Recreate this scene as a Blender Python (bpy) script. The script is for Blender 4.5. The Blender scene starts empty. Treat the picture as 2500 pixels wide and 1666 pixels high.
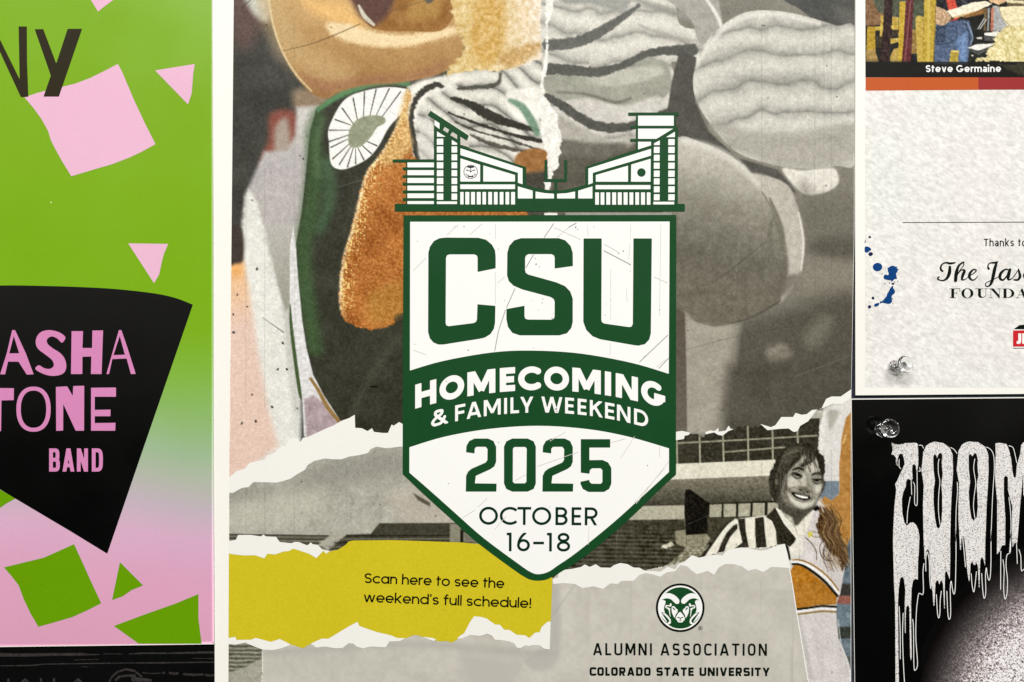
import bpy, math, random
import numpy as np
from math import radians, sin, cos, pi

S = 0.0002                      # metres per photograph pixel on the wall
CAMD = 0.37
sc = bpy.context.scene
# ---------------------------------------------------------------- camera, world, lamps, exposure
cd = bpy.data.cameras.new('camera'); cam = bpy.data.objects.new('camera', cd)
sc.collection.objects.link(cam); sc.camera = cam
cd.sensor_width = 36.0; cd.lens = 36.0*CAMD/(2500*S); cd.clip_start = 0.01; cd.clip_end = 50
cam.location = (0, -(CAMD+0.0012), 0); cam.rotation_euler = (radians(90), 0, 0)
w = bpy.data.worlds.new('World'); sc.world = w; w.use_nodes = True
_nt = w.node_tree                # a room: pale walls and ceiling, darker floor and furniture low down
_g = _nt.nodes.new('ShaderNodeTexCoord'); _x = _nt.nodes.new('ShaderNodeSeparateXYZ'); _r = _nt.nodes.new('ShaderNodeValToRGB')
_nt.links.new(_g.outputs['Generated'], _x.inputs[0])
_m = _nt.nodes.new('ShaderNodeMapRange'); _m.inputs[1].default_value = -1; _m.inputs[2].default_value = 1
_nt.links.new(_x.outputs['Z'], _m.inputs[0]); _nt.links.new(_m.outputs[0], _r.inputs[0])
_r.color_ramp.elements[0].position = 0.43; _r.color_ramp.elements[0].color = (0.02, 0.018, 0.016, 1)
_r.color_ramp.elements[1].position = 0.57; _r.color_ramp.elements[1].color = (0.58, 0.56, 0.51, 1)
_nt.links.new(_r.outputs[0], _nt.nodes['Background'].inputs[0]); _nt.nodes['Background'].inputs[1].default_value = 0.7
def area(name, loc, size, power, col, target=(0, 0, 0)):
    l = bpy.data.lights.new(name, 'AREA'); l.shape = 'RECTANGLE'; l.size, l.size_y = size
    l.energy = power; l.color = col
    o = bpy.data.objects.new(name, l); sc.collection.objects.link(o); o.location = loc
    from mathutils import Vector
    d = Vector(target)-Vector(loc); o.rotation_euler = d.to_track_quat('-Z', 'Y').to_euler()
    return o
area('ceiling_panel_light', (-0.8, -2.3, 2.1), (1.2, 0.6), 69, (1.0, 0.993, 0.985))
area('ceiling_panel_light', (1.0, -2.4, 2.0), (1.2, 0.6), 65, (1.0, 0.993, 0.985))
sc.view_settings.view_transform = 'Standard'; sc.view_settings.look = 'None'
sc.view_settings.exposure = 0.0; sc.view_settings.gamma = 1.0
LIGHT = 1.08                    # what the lamps give: linear radiance of a perfectly white sheet
try:
    sc.cycles.use_denoising = True
except Exception:
    pass

# ---------------------------------------------------------------- helpers
rng = np.random.RandomState(7)
def lin(c):
    c = np.asarray(c, float)/255.0
    return np.where(c <= 0.04045, c/12.92, ((c+0.055)/1.055)**2.4)
def base(c):
    return np.clip((lin(c)-0.006)/LIGHT, 0.0012, 0.9)
_mats = {}
def mat(name, col=None, rough=0.42, grain=0.05, gscale=1500, spec=0.15, attr=None, bump=0.0012):
    if name in _mats: return _mats[name]
    m = bpy.data.materials.new(name); m.use_nodes = True; nt = m.node_tree; N = nt.nodes; K = nt.links
    b = N['Principled BSDF']; b.inputs['Roughness'].default_value = rough
    b.inputs['Specular IOR Level'].default_value = spec
    tc = N.new('ShaderNodeTexCoord')
    nz = N.new('ShaderNodeTexNoise'); nz.inputs['Scale'].default_value = gscale; nz.inputs['Detail'].default_value = 3
    K.new(tc.outputs['Object'], nz.inputs['Vector'])
    n2 = N.new('ShaderNodeTexNoise'); n2.inputs['Scale'].default_value = 28; n2.inputs['Detail'].default_value = 4
    K.new(tc.outputs['Object'], n2.inputs['Vector'])
    mr = N.new('ShaderNodeMapRange'); mr.inputs[1].default_value = 0.25; mr.inputs[2].default_value = 0.75
    mr.inputs[3].default_value = 1-grain*1.6; mr.inputs[4].default_value = 1+grain*1.6
    K.new(nz.outputs[0], mr.inputs[0])
    m2 = N.new('ShaderNodeMapRange'); m2.inputs[1].default_value = 0.3; m2.inputs[2].default_value = 0.7
    m2.inputs[3].default_value = 1-grain*0.35; m2.inputs[4].default_value = 1+grain*0.35
    K.new(n2.outputs[0], m2.inputs[0])
    mu = N.new('ShaderNodeMath'); mu.operation = 'MULTIPLY'
    K.new(mr.outputs[0], mu.inputs[0]); K.new(m2.outputs[0], mu.inputs[1])
    vm = N.new('ShaderNodeVectorMath'); vm.operation = 'SCALE'
    if attr:
        at = N.new('ShaderNodeAttribute'); at.attribute_name = attr; K.new(at.outputs['Color'], vm.inputs[0])
    else:
        vm.inputs[0].default_value = tuple(base(col))
    K.new(mu.outputs[0], vm.inputs['Scale']); K.new(vm.outputs[0], b.inputs['Base Color'])
    rr = N.new('ShaderNodeMapRange'); rr.inputs[1].default_value = 0.3; rr.inputs[2].default_value = 0.7
    rr.inputs[3].default_value = rough-0.05; rr.inputs[4].default_value = rough+0.06
    K.new(n2.outputs[0], rr.inputs[0]); K.new(rr.outputs[0], b.inputs['Roughness'])
    if bump:
        n3 = N.new('ShaderNodeTexNoise'); n3.inputs['Scale'].default_value = 9; n3.inputs['Detail'].default_value = 1.5
        K.new(tc.outputs['Object'], n3.inputs['Vector'])
        bp = N.new('ShaderNodeBump'); bp.inputs['Strength'].default_value = 1.0; bp.inputs['Distance'].default_value = bump
        K.new(n3.outputs[0], bp.inputs['Height']); K.new(bp.outputs[0], b.inputs['Normal'])
    _mats[name] = m
    return m
def put(name, me, m, parent=None):
    o = bpy.data.objects.new(name, me); sc.collection.objects.link(o)
    if m and not me.materials: me.materials.append(m)
    if parent: o.parent = parent
    return o
def thing(name, label, cat, loc=(0, 0, 0), group=None):
    o = bpy.data.objects.new(name, None); sc.collection.objects.link(o); o.empty_display_size = 0.01
    o['label'] = label; o['category'] = cat
    if group: o['group'] = group
    return o
def V(px, py, h): return ((px-1250)*S, -h, (833-py)*S)
def sheet(name, quad, h, t, m, parent):          # a sheet of paper: outline in photo pixels, front at height h, thickness t
    n = len(quad)
    vs = [V(x, y, h) for x, y in quad]+[V(x, y, h-t) for x, y in quad]
    fs = [tuple(range(n))[::-1], tuple(range(n, 2*n))]+[(i, (i+1) % n, n+(i+1) % n, n+i) for i in range(n)]
    me = bpy.data.meshes.new(name); me.from_pydata(vs, [], fs); me.update()
    return put(name, me, m, parent)
# --- tiny vector toolkit: signed distances on a pixel grid
def T(x0, y0, s, pts): return [(x0+p[0]/s, y0+p[1]/s)+tuple(p[2:]) for p in pts]
def sd_poly(X, Y, pts):
    d = np.full(X.shape, 1e12); ins = np.zeros(X.shape, bool); n = len(pts)
    for i in range(n):
        ax, ay = pts[i][:2]; bx, by = pts[(i+1) % n][:2]
        ex, ey = bx-ax, by-ay; L = ex*ex+ey*ey
        if L < 1e-9: continue
        wx, wy = X-ax, Y-ay; t = np.clip((wx*ex+wy*ey)/L, 0, 1)
        qx, qy = wx-ex*t, wy-ey*t; d = np.minimum(d, qx*qx+qy*qy)
        if ay != by:
            c = (ay > Y) != (by > Y)
            ins ^= c & (X < ax+ex*(Y-ay)/ey)
    d = np.sqrt(d); return np.where(ins, -d, d)
def sd_path(X, Y, pts, w=None):                   # round stroke; a third number on a point is its width
    d = np.full(X.shape, 1e6)
    for a, b in zip(pts[:-1], pts[1:]):
        ra = (a[2] if len(a) > 2 else w)/2; rb = (b[2] if len(b) > 2 else w)/2
        ex, ey = b[0]-a[0], b[1]-a[1]; L = max(ex*ex+ey*ey, 1e-9)
        t = np.clip(((X-a[0])*ex+(Y-a[1])*ey)/L, 0, 1)
        d = np.minimum(d, np.hypot(X-a[0]-ex*t, Y-a[1]-ey*t)-(ra+(rb-ra)*t))
    return d
def sd_flat(X, Y, a, b, w):                       # stroke with square ends
    ex, ey = b[0]-a[0], b[1]-a[1]; L = math.hypot(ex, ey); ex /= L; ey /= L
    u = (X-a[0])*ex+(Y-a[1])*ey; v = -(X-a[0])*ey+(Y-a[1])*ex
    return np.maximum(np.abs(u-L/2)-L/2, np.abs(v)-w/2)
def sd_ell(X, Y, cx, cy, rx, ry, rot=0):
    c, s = cos(rot), sin(rot); u = (X-cx)*c+(Y-cy)*s; v = -(X-cx)*s+(Y-cy)*c
    k = np.hypot(u/rx, v/ry); return (k-1)*min(rx, ry)
def smooth(pts, n=6, closed=False):               # Catmull-Rom
    P = [np.array(p, float) for p in pts]; out = []
    m = len(P)
    for i in range(m if closed else m-1):
        p0 = P[(i-1) % m] if closed or i > 0 else P[0]; p1 = P[i]; p2 = P[(i+1) % m]
        p3 = P[(i+2) % m] if closed or i+2 < m else P[-1]
        for k in range(n):
            t = k/n
            out.append(tuple(0.5*((2*p1)+(-p0+p2)*t+(2*p0-5*p1+4*p2-p3)*t*t+(-p0+3*p1-3*p2+p3)*t**3)))
    if not closed: out.append(tuple(P[-1]))
    return out
def bb(pts, m=3):
    a = np.array([p[:2] for p in pts]); mw = max([p[2] for p in pts if len(p) > 2] or [0])/2+m
    return (a[:, 0].min()-mw, a[:, 1].min()-mw, a[:, 0].max()+mw, a[:, 1].max()+mw)
class Shape:                                      # signed-distance sheet that is turned into a clean flat mesh
    def __init__(s, x0, y0, x1, y1, step=1.0):
        s.x = np.arange(x0, x1+step, step); s.y = np.arange(y0, y1+step, step); s.step = step
        s.X, s.Y = np.meshgrid(s.x, s.y); s.F = np.full(s.X.shape, 1e3)
    def win(s, b):
        i0 = max(int((b[0]-s.x[0])/s.step), 0); i1 = min(int((b[2]-s.x[0])/s.step)+2, len(s.x))
        j0 = max(int((b[1]-s.y[0])/s.step), 0); j1 = min(int((b[3]-s.y[0])/s.step)+2, len(s.y))
        return slice(j0, max(j1, j0)), slice(i0, max(i1, i0))
    def op(s, b, f, sub):
        q = s.win(b)
        if s.X[q].size == 0: return s
        d = f(s.X[q], s.Y[q])
        s.F[q] = np.maximum(s.F[q], -d) if sub else np.minimum(s.F[q], d)
        return s
    def poly(s, pts, sub=False): return s.op(bb(pts), lambda X, Y: sd_poly(X, Y, pts), sub)
    def rect(s, a, b, c, d, sub=False): return s.poly([(a, b), (c, b), (c, d), (a, d)], sub)
    def path(s, pts, w=None, sub=False): return s.op(bb(pts, 3+(w or 0)/2), lambda X, Y: sd_path(X, Y, pts, w), sub)
    def ell(s, cx, cy, rx, ry, rot=0, sub=False):
        r = max(rx, ry)+3; return s.op((cx-r, cy-r, cx+r, cy+r), lambda X, Y: sd_ell(X, Y, cx, cy, rx, ry, rot), sub)
    def clip(s, pts): s.F = np.maximum(s.F, sd_poly(s.X, s.Y, pts)); return s
    def mesh(s, name, h, m, parent):
        F = s.F; ins = F < 0; a, b, c, d = ins[:-1, :-1], ins[:-1, 1:], ins[1:, 1:], ins[1:, :-1]
        full = a & b & c & d; mix = (a | b | c | d) & ~full
        vs = []; fs = []; x, y = s.x, s.y
        for j in range(full.shape[0]):
            r = full[j]
            if not r.any(): continue
            e = np.flatnonzero(np.diff(np.concatenate(([0], r.view(np.int8), [0]))))
            for k in range(0, len(e), 2):
                n = len(vs); x0, x1 = x[e[k]], x[e[k+1]]
                vs += [(x0, y[j]), (x0, y[j+1]), (x1, y[j+1]), (x1, y[j])]; fs.append((n, n+1, n+2, n+3))
        for j, i in zip(*np.nonzero(mix)):
            C = ((x[i], y[j], F[j, i]), (x[i], y[j+1], F[j+1, i]), (x[i+1], y[j+1], F[j+1, i+1]), (x[i+1], y[j], F[j, i+1]))
            P = []
            for k in range(4):
                p, q = C[k], C[(k+1) % 4]
                if p[2] < 0: P.append((p[0], p[1]))
                if (p[2] < 0) != (q[2] < 0):
                    t = p[2]/(p[2]-q[2]); t = min(max(t, 0.001), 0.999)
                    P.append((p[0]+(q[0]-p[0])*t, p[1]+(q[1]-p[1])*t))
            if len(P) > 2:
                n = len(vs); vs += P; fs.append(tuple(range(n, n+len(P))))
        me = bpy.data.meshes.new(name); me.from_pydata([V(p[0], p[1], h) for p in vs], [], fs); me.update()
        return put(name, me, m, parent)
def shape_of(pts, step=1.0):
    b = bb(pts); return Shape(b[0], b[1], b[2], b[3], step).poly(pts)
# --- printed pictures: colour laid on a fine sheet of vertices
def vnoise(X, Y, s, seed=0, sy=None):
    sy = sy or s; r = np.random.RandomState(seed); L = r.rand(257, 257)
    u, v = X/s+1000, Y/sy+1000; i, j = np.floor(u).astype(int), np.floor(v).astype(int); fu, fv = u-i, v-j
    fu = fu*fu*(3-2*fu); fv = fv*fv*(3-2*fv); i %= 256; j %= 256
    return (L[j, i]*(1-fu)+L[j, i+1]*fu)*(1-fv)+(L[j+1, i]*(1-fu)+L[j+1, i+1]*fu)*fv-0.5
def fbm(X, Y, s, seed=0, o=3, sy=None):
    t = 0; a = 1.0
    for k in range(o): t = t+a*vnoise(X, Y, s/2**k, seed+k*13, (sy or s)/2**k); a *= 0.55
    return t
class Canvas(Shape):
    def __init__(s, x0, y0, x1, y1, step, col):
        super().__init__(x0, y0, x1, y1, step); s.C = np.empty(s.X.shape+(3,)); s.C[:] = col
    def lay(s, b, f, col, soft=2, alpha=1, rag=0, rs=9, seed=0):
        q = s.win((b[0]-soft-rag, b[1]-soft-rag, b[2]+soft+rag, b[3]+soft+rag)); X, Y = s.X[q], s.Y[q]
        if X.size == 0: return s
        d = f(X, Y)
        if rag: d = d+rag*2*fbm(X, Y, rs, seed+int(b[0]) % 97)
        k = np.clip(0.5-d/(soft if soft > 0.5 else 0.5), 0, 1); k = (k*k*(3-2*k)*alpha)[..., None]
        c = col(X, Y) if callable(col) else np.array(col, float)
        s.C[q] = s.C[q]*(1-k)+c*k
        return s
    def P(s, pts, col, soft=2, alpha=1, rag=0, rs=9): return s.lay(bb(pts), lambda X, Y: sd_poly(X, Y, pts), col, soft, alpha, rag, rs)
    def B(s, pts, col, soft=2, alpha=1, rag=0, rs=9, n=5):       # blob: smooth closed outline
        return s.P(smooth(pts, n, True), col, soft, alpha, rag, rs)
    def L(s, pts, w, col, soft=2, alpha=1, rag=0, rs=9, n=5):    # smooth stroke
        q = smooth([p if len(p) > 2 else tuple(p)+(w,) for p in pts], n) if len(pts) > 2 else [p if len(p) > 2 else tuple(p)+(w,) for p in pts]
        return s.lay(bb(q), lambda X, Y: sd_path(X, Y, q), col, soft, alpha, rag, rs)
    def E(s, cx, cy, rx, ry, col, rot=0, soft=3, alpha=1, rag=0, rs=9):
        r = max(rx, ry); return s.lay((cx-r, cy-r, cx+r, cy+r), lambda X, Y: sd_ell(X, Y, cx, cy, rx, ry, rot), col, soft, alpha, rag, rs)
    def tex(s, b, amp, sc_, seed=0, sy=None, o=3):
        q = s.win(b); s.C[q] += (fbm(s.X[q], s.Y[q], sc_, seed, o, sy)*2*amp)[..., None]; return s
    def sheets(s, h, m, parent, masks, kinds=None):  # masks: list of (name, boolean node mask) taken in order, rest last
        ny, nx = s.X.shape; used = np.zeros((ny-1, nx-1), bool); out = []
        col = base(np.clip(s.C, 0, 255)).reshape(-1, 3)
        xs = ((s.X-1250)*S).ravel(); zs = ((833-s.Y)*S).ravel()
        for name, mk in masks:
            cell = (~used) if mk is None else (mk[:-1, :-1] & ~used)
            used |= cell
            j, i = np.nonzero(cell)
            if len(j) == 0: continue
            a = j*nx+i; quad = np.stack([a, a+nx, a+nx+1, a+1], 1)
            ids, inv = np.unique(quad, return_inverse=True); inv = inv.reshape(-1)
            me = bpy.data.meshes.new(name); n = len(ids); me.vertices.add(n)
            co = np.stack([xs[ids], np.full(n, -h), zs[ids]], 1).astype(np.float32); me.vertices.foreach_set('co', co.ravel())
            f = len(j); me.loops.add(4*f); me.loops.foreach_set('vertex_index', inv.astype(np.int32))
            me.polygons.add(f); me.polygons.foreach_set('loop_start', np.arange(0, 4*f, 4, dtype=np.int32))
            me.update(calc_edges=True)
            at = me.color_attributes.new('ink', 'FLOAT_COLOR', 'POINT')
            rgba = np.ones((n, 4), np.float32); rgba[:, :3] = col[ids]; at.data.foreach_set('color', rgba.ravel())
            out.append(put(name, me, m, parent))
        return out
def grad(c0, c1, ax, ay, bx, by):
    c0 = np.array(c0, float); c1 = np.array(c1, float)
    def f(X, Y):
        t = np.clip(((X-ax)*(bx-ax)+(Y-ay)*(by-ay))/((bx-ax)**2+(by-ay)**2), 0, 1)[..., None]
        return c0*(1-t)+c1*t
    return f
def speck(c, amp, s, seed=1, tint=None, sy=None):
    c = np.array(c, float); tint = np.array(tint if tint is not None else (1, 1, 1), float)
    return lambda X, Y: c+fbm(X, Y, s, seed, 3, sy)[..., None]*2*amp*tint

# --- a drawn alphabet (centre lines, square ends)
def arc(cx, cy, rx, ry, a0, a1, n=2.0, k=22):
    out = []
    for i in range(k+1):
        a = radians(a0+(a1-a0)*i/k); c, s_ = cos(a), sin(a)
        out.append((cx+rx*math.copysign(abs(c)**(2/n), c), cy+ry*math.copysign(abs(s_)**(2/n), s_)))
    return out
def glyph(ch, W, H, w, n=2.0):
    h = w/2; xh = 0.76*H; rx, ry = W/2-h, H/2-h; q = xh/2-h; L = []; top = H
    def l(*p): L.append(('l', list(p)))
    def c(p): L.append(('p', p))
    a = radians(45); rc = (W-h-h*sin(a))/(1+cos(a))
    if ch == 'O' or ch == '0': c(arc(W/2, H/2, rx, ry, 0, 360, n, 44))
    elif ch == 'C': c(arc(h+rc, H/2, rc, ry, 45, 315, n, 34))
    elif ch == 'G': c(arc(W/2, H/2, rx, ry, 47, 345, n, 36)); l((W*0.54, H*0.40), (W, H*0.40))
    elif ch == 'D':
        r = min(W*0.55, H/2)-h; c([(0, H-h), (W-h-r, H-h)]+arc(W-h-r, H/2, r, ry, 90, -90, n)+[(0, h)]); l((h, 0), (h, H))
    elif ch == 'B':
        l((h, 0), (h, H)); r1 = (H/2-h)/2; m = H*0.515
        c([(0, H-h), (W*0.5, H-h)]+arc(W*0.5, (H-h+m)/2, W*0.46-h, (H-h-m)/2, 90, -90, n, 12)+[(0, m)])
        c([(0, m), (W*0.5, m)]+arc(W*0.5, (m+h)/2, W*0.5-h, (m-h)/2, 90, -90, n, 12)+[(0, h)])
    elif ch == 'R':
        l((h, 0), (h, H)); m = H*0.44
        c([(0, H-h), (W*0.5, H-h)]+arc(W*0.5, (H-h+m)/2, W*0.48-h, (H-h-m)/2, 90, -90, n, 12)+[(0, m)])
        l((W*0.48, m), (W-h*1.1, -h))
    elif ch == 'S':
        r1 = (H-2*h)/4; c(arc(W/2, H-h-r1, rx, r1, 25, 270, n, 18)[:-1]+arc(W/2, h+r1, rx, r1, 90, -155, n, 18))
    elif ch == 'E': l((h, 0), (h, H)); l((0, h), (W, h)); l((0, H-h), (W, H-h)); l((0, H/2), (W*0.93, H/2))
    elif ch == 'F': l((h, 0), (h, H)); l((0, H-h), (W, H-h)); l((0, H*0.5), (W*0.9, H*0.5))
    elif ch == 'H': l((h, 0), (h, H)); l((W-h, 0), (W-h, H)); l((0, H/2), (W, H/2))
    elif ch == 'I': l((W/2, 0), (W/2, H))
    elif ch == 'L': l((h, 0), (h, H)); l((0, h), (W, h))
    elif ch == 'T': l((W/2, 0), (W/2, H)); l((0, H-h), (W, H-h))
    elif ch == 'U':
        r = rx; ry2 = min(r, H*0.4); c([(h, H), (h, h+ry2)]+arc(W/2, h+ry2, r, ry2, 180, 360, n)+[(W-h, H)])
    elif ch == 'N': l((h, 0), (h, H)); l((W-h, 0), (W-h, H)); l((h*0.9, H+h*0.5), (W-h*0.9, -h*0.5))
    elif ch == 'M':
        l((h, 0), (h, H)); l((W-h, 0), (W-h, H)); l((h*0.9, H+h), (W/2+h*0.1, H*0.16)); l((W-h*0.9, H+h), (W/2-h*0.1, H*0.16))
    elif ch == 'A': l((h*0.9, -h*0.6), (W/2+h*0.12, H+h)); l((W-h*0.9, -h*0.6), (W/2-h*0.12, H+h)); l((W*0.2, H*0.27), (W*0.8, H*0.27))
    elif ch == 'V': l((h, H+h), (W/2+h*.1, -h)); l((W-h, H+h), (W/2-h*.1, -h))
    elif ch == 'Y': l((W/2, 0), (W/2, H*0.42)); l((h*0.9, H+h), (W/2, H*0.36)); l((W-h*0.9, H+h), (W/2, H*0.36))
    elif ch == 'W':
        l((h, H+h), (W*0.29, -h)); l((W*0.27, -h), (W/2, H*0.98)); l((W*0.73, -h), (W/2, H*0.98)); l((W-h, H+h), (W*0.71, -h))
    elif ch == 'K': l((h, 0), (h, H)); l((h, H*0.4), (W-h, H+h*.6)); l((W*0.38, H*0.6), (W-h*0.8, -h*.6))
    elif ch == '&':
        c(smooth([(W, H*0.0), (W*0.62, H*0.36), (W*0.3, H*0.68), (W*0.3, H*0.88), (W*0.5, H-h), (W*0.68, H*0.86), (W*0.62, H*0.68), (W*0.3, H*0.5), (h*1.1, H*0.28), (W*0.2, h*1.2), (W*0.42, h), (W*0.66, H*0.16), (W*0.86, H*0.5)], 6))
    elif ch == '-': l((0, H*0.45), (W, H*0.45))
    elif ch == '1': l((W-h, 0), (W-h, H)); l((0, H-h), (W, H-h))
    elif ch == '6':
        r = W/2-h; c(arc(W/2, H*0.33, r, H*0.33-h, 0, 360, 2, 36)); c(smooth([(h, H*0.33), (h*1.6, H*0.56), (W*0.36, H*0.8), (W*0.66, H)], 6))
    elif ch == '8': c(arc(W/2, H*0.28, rx, H*0.28-h*0.9, 0, 360, 2, 36)); c(arc(W/2, H*0.75, rx*0.86, H*0.25-h, 0, 360, 2, 36))
    # lower case
    elif ch == 'a': top = xh; c(arc(W/2, xh/2, rx, q, 0, 360, 2, 32)); l((W-h, 0), (W-h, xh))
    elif ch == 'q':                                   # two-storey a
        top = xh; c(smooth([(h*1.6, xh*0.85), (W*0.5, xh-h), (W-h, xh*0.68), (W-h, 0)], 6)); c(arc(W*0.47, xh*0.3, W*0.47-h, xh*0.3-h, 0, 360, 2, 24)); l((W-h, 0), (W-h, xh*0.6))
    elif ch == 'd': top = H*1.06; c(arc(W/2, xh/2, rx, q, 0, 360, 2, 32)); l((W-h, 0), (W-h, H*1.06))
    elif ch == 'o': top = xh; c(arc(W/2, xh/2, rx, q, 0, 360, 2, 32))
    elif ch == 'c': top = xh; c(arc(h+rc, xh/2, rc, q, 45, 315, 2, 26))
    elif ch == 'e': top = xh; c(arc(W/2, xh/2, rx, q, 0, 318, 2, 30)); l((h, xh*0.47), (W-h*0.2, xh*0.47))
    elif ch in 'hn':
        top = H*1.06 if ch == 'h' else xh; l((h, 0), (h, top)); r = rx; c(arc(W/2, xh-h-min(r, xh*.5), r, min(r, xh*.5), 170, 0, 2)+[(W-h, 0)])
    elif ch == 'm':
        top = xh; l((h, 0), (h, xh)); r = (W-w)/4
        for k in (0, 1): c(arc(h+r+2*r*k, xh-h-r, r, r, 170, 0, 2)+[(h+2*r+2*r*k, 0)])
    elif ch == 'u': top = xh; c([(h, xh), (h, h+rx)]+arc(W/2, h+rx, rx, rx, 180, 360)+[(W-h, xh)]); l((W-h, 0), (W-h, xh))
    elif ch == 'l': top = H*1.06; l((W/2, 0), (W/2, top))
    elif ch == 'i': top = H*1.06; l((W/2, 0), (W/2, xh)); c([(W/2-0.01, H*0.98), (W/2+0.01, H*0.98)]); L.append(('d', (W/2, H*0.98, w*0.62)))
    elif ch == 'r': top = xh; l((h, 0), (h, xh)); c(arc(W*0.95, xh-h-W*0.55, W*0.95-h, W*0.55, 175, 90, 2))
    elif ch == 't': top = H; l((W*0.42, 0), (W*0.42, H*0.96)); l((0, xh-h), (W, xh-h))
    elif ch == 'f': top = H*1.08; c([(W*0.4, 0), (W*0.4, H*0.8)]+arc(W*0.4+W*0.45, H*0.8, W*0.45, H*0.22, 180, 95, 2)); l((0, xh-h), (W, xh-h))
    elif ch == 'k': top = H*1.06; l((h, 0), (h, top)); l((h, xh*0.35), (W-h, xh+h*.5)); l((W*0.35, xh*0.55), (W-h*.8, -h*.5))
    elif ch == 's':
        top = xh; r1 = (xh-2*h)/4; c(arc(W/2, xh-h-r1, rx, r1, 25, 270, 2, 14)[:-1]+arc(W/2, h+r1, rx, r1, 90, -155, 2, 14))
    elif ch == 'v': top = xh; l((h, xh+h), (W/2, -h*.4)); l((W-h, xh+h), (W/2, -h*.4))
    elif ch == 'w':
        top = xh; l((h, xh+h), (W*0.29, -h*.5)); l((W*0.28, -h*.5), (W/2, xh*1.0)); l((W*0.72, -h*.5), (W/2, xh*1.0)); l((W-h, xh+h), (W*0.71, -h*.5))
    elif ch == "'": top = H*1.08; l((W*0.6, H*1.04), (W*0.4, H*0.78))
    elif ch == '!': l((W/2, H*0.3), (W/2, H)); L.append(('d', (W/2, h*1.1, w*0.64)))
    return L, top
def sd_glyph(U, Vv, g, w):
    L, top = g; d = np.full(U.shape, 1e3); h = w/2
    for kind, p in L:
        if kind == 'l': d = np.minimum(d, sd_flat(U, Vv, p[0], p[1], w))
        elif kind == 'd': d = np.minimum(d, np.hypot(U-p[0], Vv-p[1])-p[2])
        else:
            for k in range(len(p)-1):
                if math.hypot(p[k][0]-p[k+1][0], p[k][1]-p[k+1][1]) < 1e-6: continue
                d = np.minimum(d, sd_flat(U, Vv, p[k], p[k+1], w))
                if k: d = np.minimum(d, np.hypot(U-p[k][0], Vv-p[k][1])-h)
            if math.hypot(p[0][0]-p[-1][0], p[0][1]-p[-1][1]) < 0.5: d = np.minimum(d, np.hypot(U-p[0][0], Vv-p[0][1])-h)
    return np.maximum(d, np.maximum(-Vv, Vv-top))
WID = {'O': 1.08, 'C': 1.0, 'G': 1.06, 'D': .86, 'B': .72, 'R': .72, 'S': .7, 'E': .6, 'F': .58, 'H': .82, 'I': .2, 'L': .55, 'T': .72, 'U': .8, 'N': .84,
       'M': 1.0, 'A': .96, 'V': .95, 'Y': .86, 'W': 1.3, 'K': .78, 'a': .8, 'q': .62, 'd': .8, 'o': .8, 'c': .74, 'e': .78, 'h': .68, 'n': .68, 'm': 1.1,
       'u': .68, 'l': .16, 'i': .18, 'r': .4, 't': .44, 'f': .46, 'k': .66, 's': .58, 'v': .72, 'w': 1.1, "'": .2, '!': .2, ' ': .36, '-': .5, '1': .3}
def stamp(sh, ch, x, y, ang, W, H, w, n=2.0):      # glyph with its baseline-left corner at photo pixel (x, y); ang > 0 turns clockwise
    g = glyph(ch, W, H, w, n); c, s = cos(ang), sin(ang)
    cs = [(x+u*c+v*s, y+u*s-v*c) for u in (-w, W+w) for v in (-w, H*1.15)]
    sh.op(bb(cs), lambda X, Y: sd_glyph((X-x)*c+(Y-y)*s, (X-x)*s-(Y-y)*c, g, w), False)
def line(txt, x0, y0, x1, y1, H, w, gap=0.16, n=2.0, gapw=None, wid=None, pad=0):   # a line of text fitted between two baseline points
    L = math.hypot(x1-x0, y1-y0); a = math.atan2(y1-y0, x1-x0)
    Wd = [((wid or WID).get(c, WID[c])*H if c != ' ' else (gapw or .36)*H) for c in txt]
    for i, c in enumerate(txt):
        if c in 'Ili!': Wd[i] = max(Wd[i], w)
    tot = sum(Wd); k = (L-gap*H*(len(txt)-1))/tot
    sh = Shape(min(x0, x1)-6, min(y0, y1)-H*1.25-6, max(x0, x1)+6, max(y0, y1)+6, 1.0 if H < 60 else 1.5)
    if H < 30: sh = Shape(min(x0, x1)-6, min(y0, y1)-H*1.25-6, max(x0, x1)+6, max(y0, y1)+6, 0.75)
    u = 0
    for c, W in zip(txt, Wd):
        W *= k
        if c != ' ': stamp(sh, c, x0+u*cos(a), y0+u*sin(a), a, W, H, w, n)
        u += W+gap*H
    return sh
# ================================================================ the wall behind
def board():
    m = mat('charcoal_board', (50, 53, 63), 0.8, 0.5, 900, 0.2)
    o = sheet('notice_board', [(-500, -400), (3000, -400), (3000, 2070), (-500, 2070)], 0.0, 0.012, m, None)
    o['label'] = 'dark charcoal notice board surface seen in the narrow gaps between the posters'; o['kind'] = 'structure'
board()
paper = mat('white_paper', (252, 249, 240), 0.45, 0.012, 1500, 0.15)
black_gloss = mat('black_gloss_print', (8, 7, 7), 0.14, 0.02, 900, 0.7, bump=0.003)
photo = mat('printed_picture', None, 0.45, 0.08, 1500, 0.12, attr='ink')
plain = mat('printed_paper', None, 0.45, 0.016, 1600, 0.15, attr='ink')
flatprint = mat('printed_ground', None, 0.3, 0.03, 1500, 0.4, attr='ink', bump=0.002)
def ink(name, c, rough=0.4, grain=0.025): return mat(name, c, rough, grain)
green = ink('dark_green_ink', (31, 76, 42), 0.42, 0.06)
white_ink = ink('white_ink', (254, 252, 247), 0.42, 0.008)
off_white = ink('torn_paper_print', (246, 244, 237), 0.42, 0.012)
black_ink = ink('black_ink', (20, 26, 20), 0.42, 0.04)
EPS = 0.00004

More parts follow.
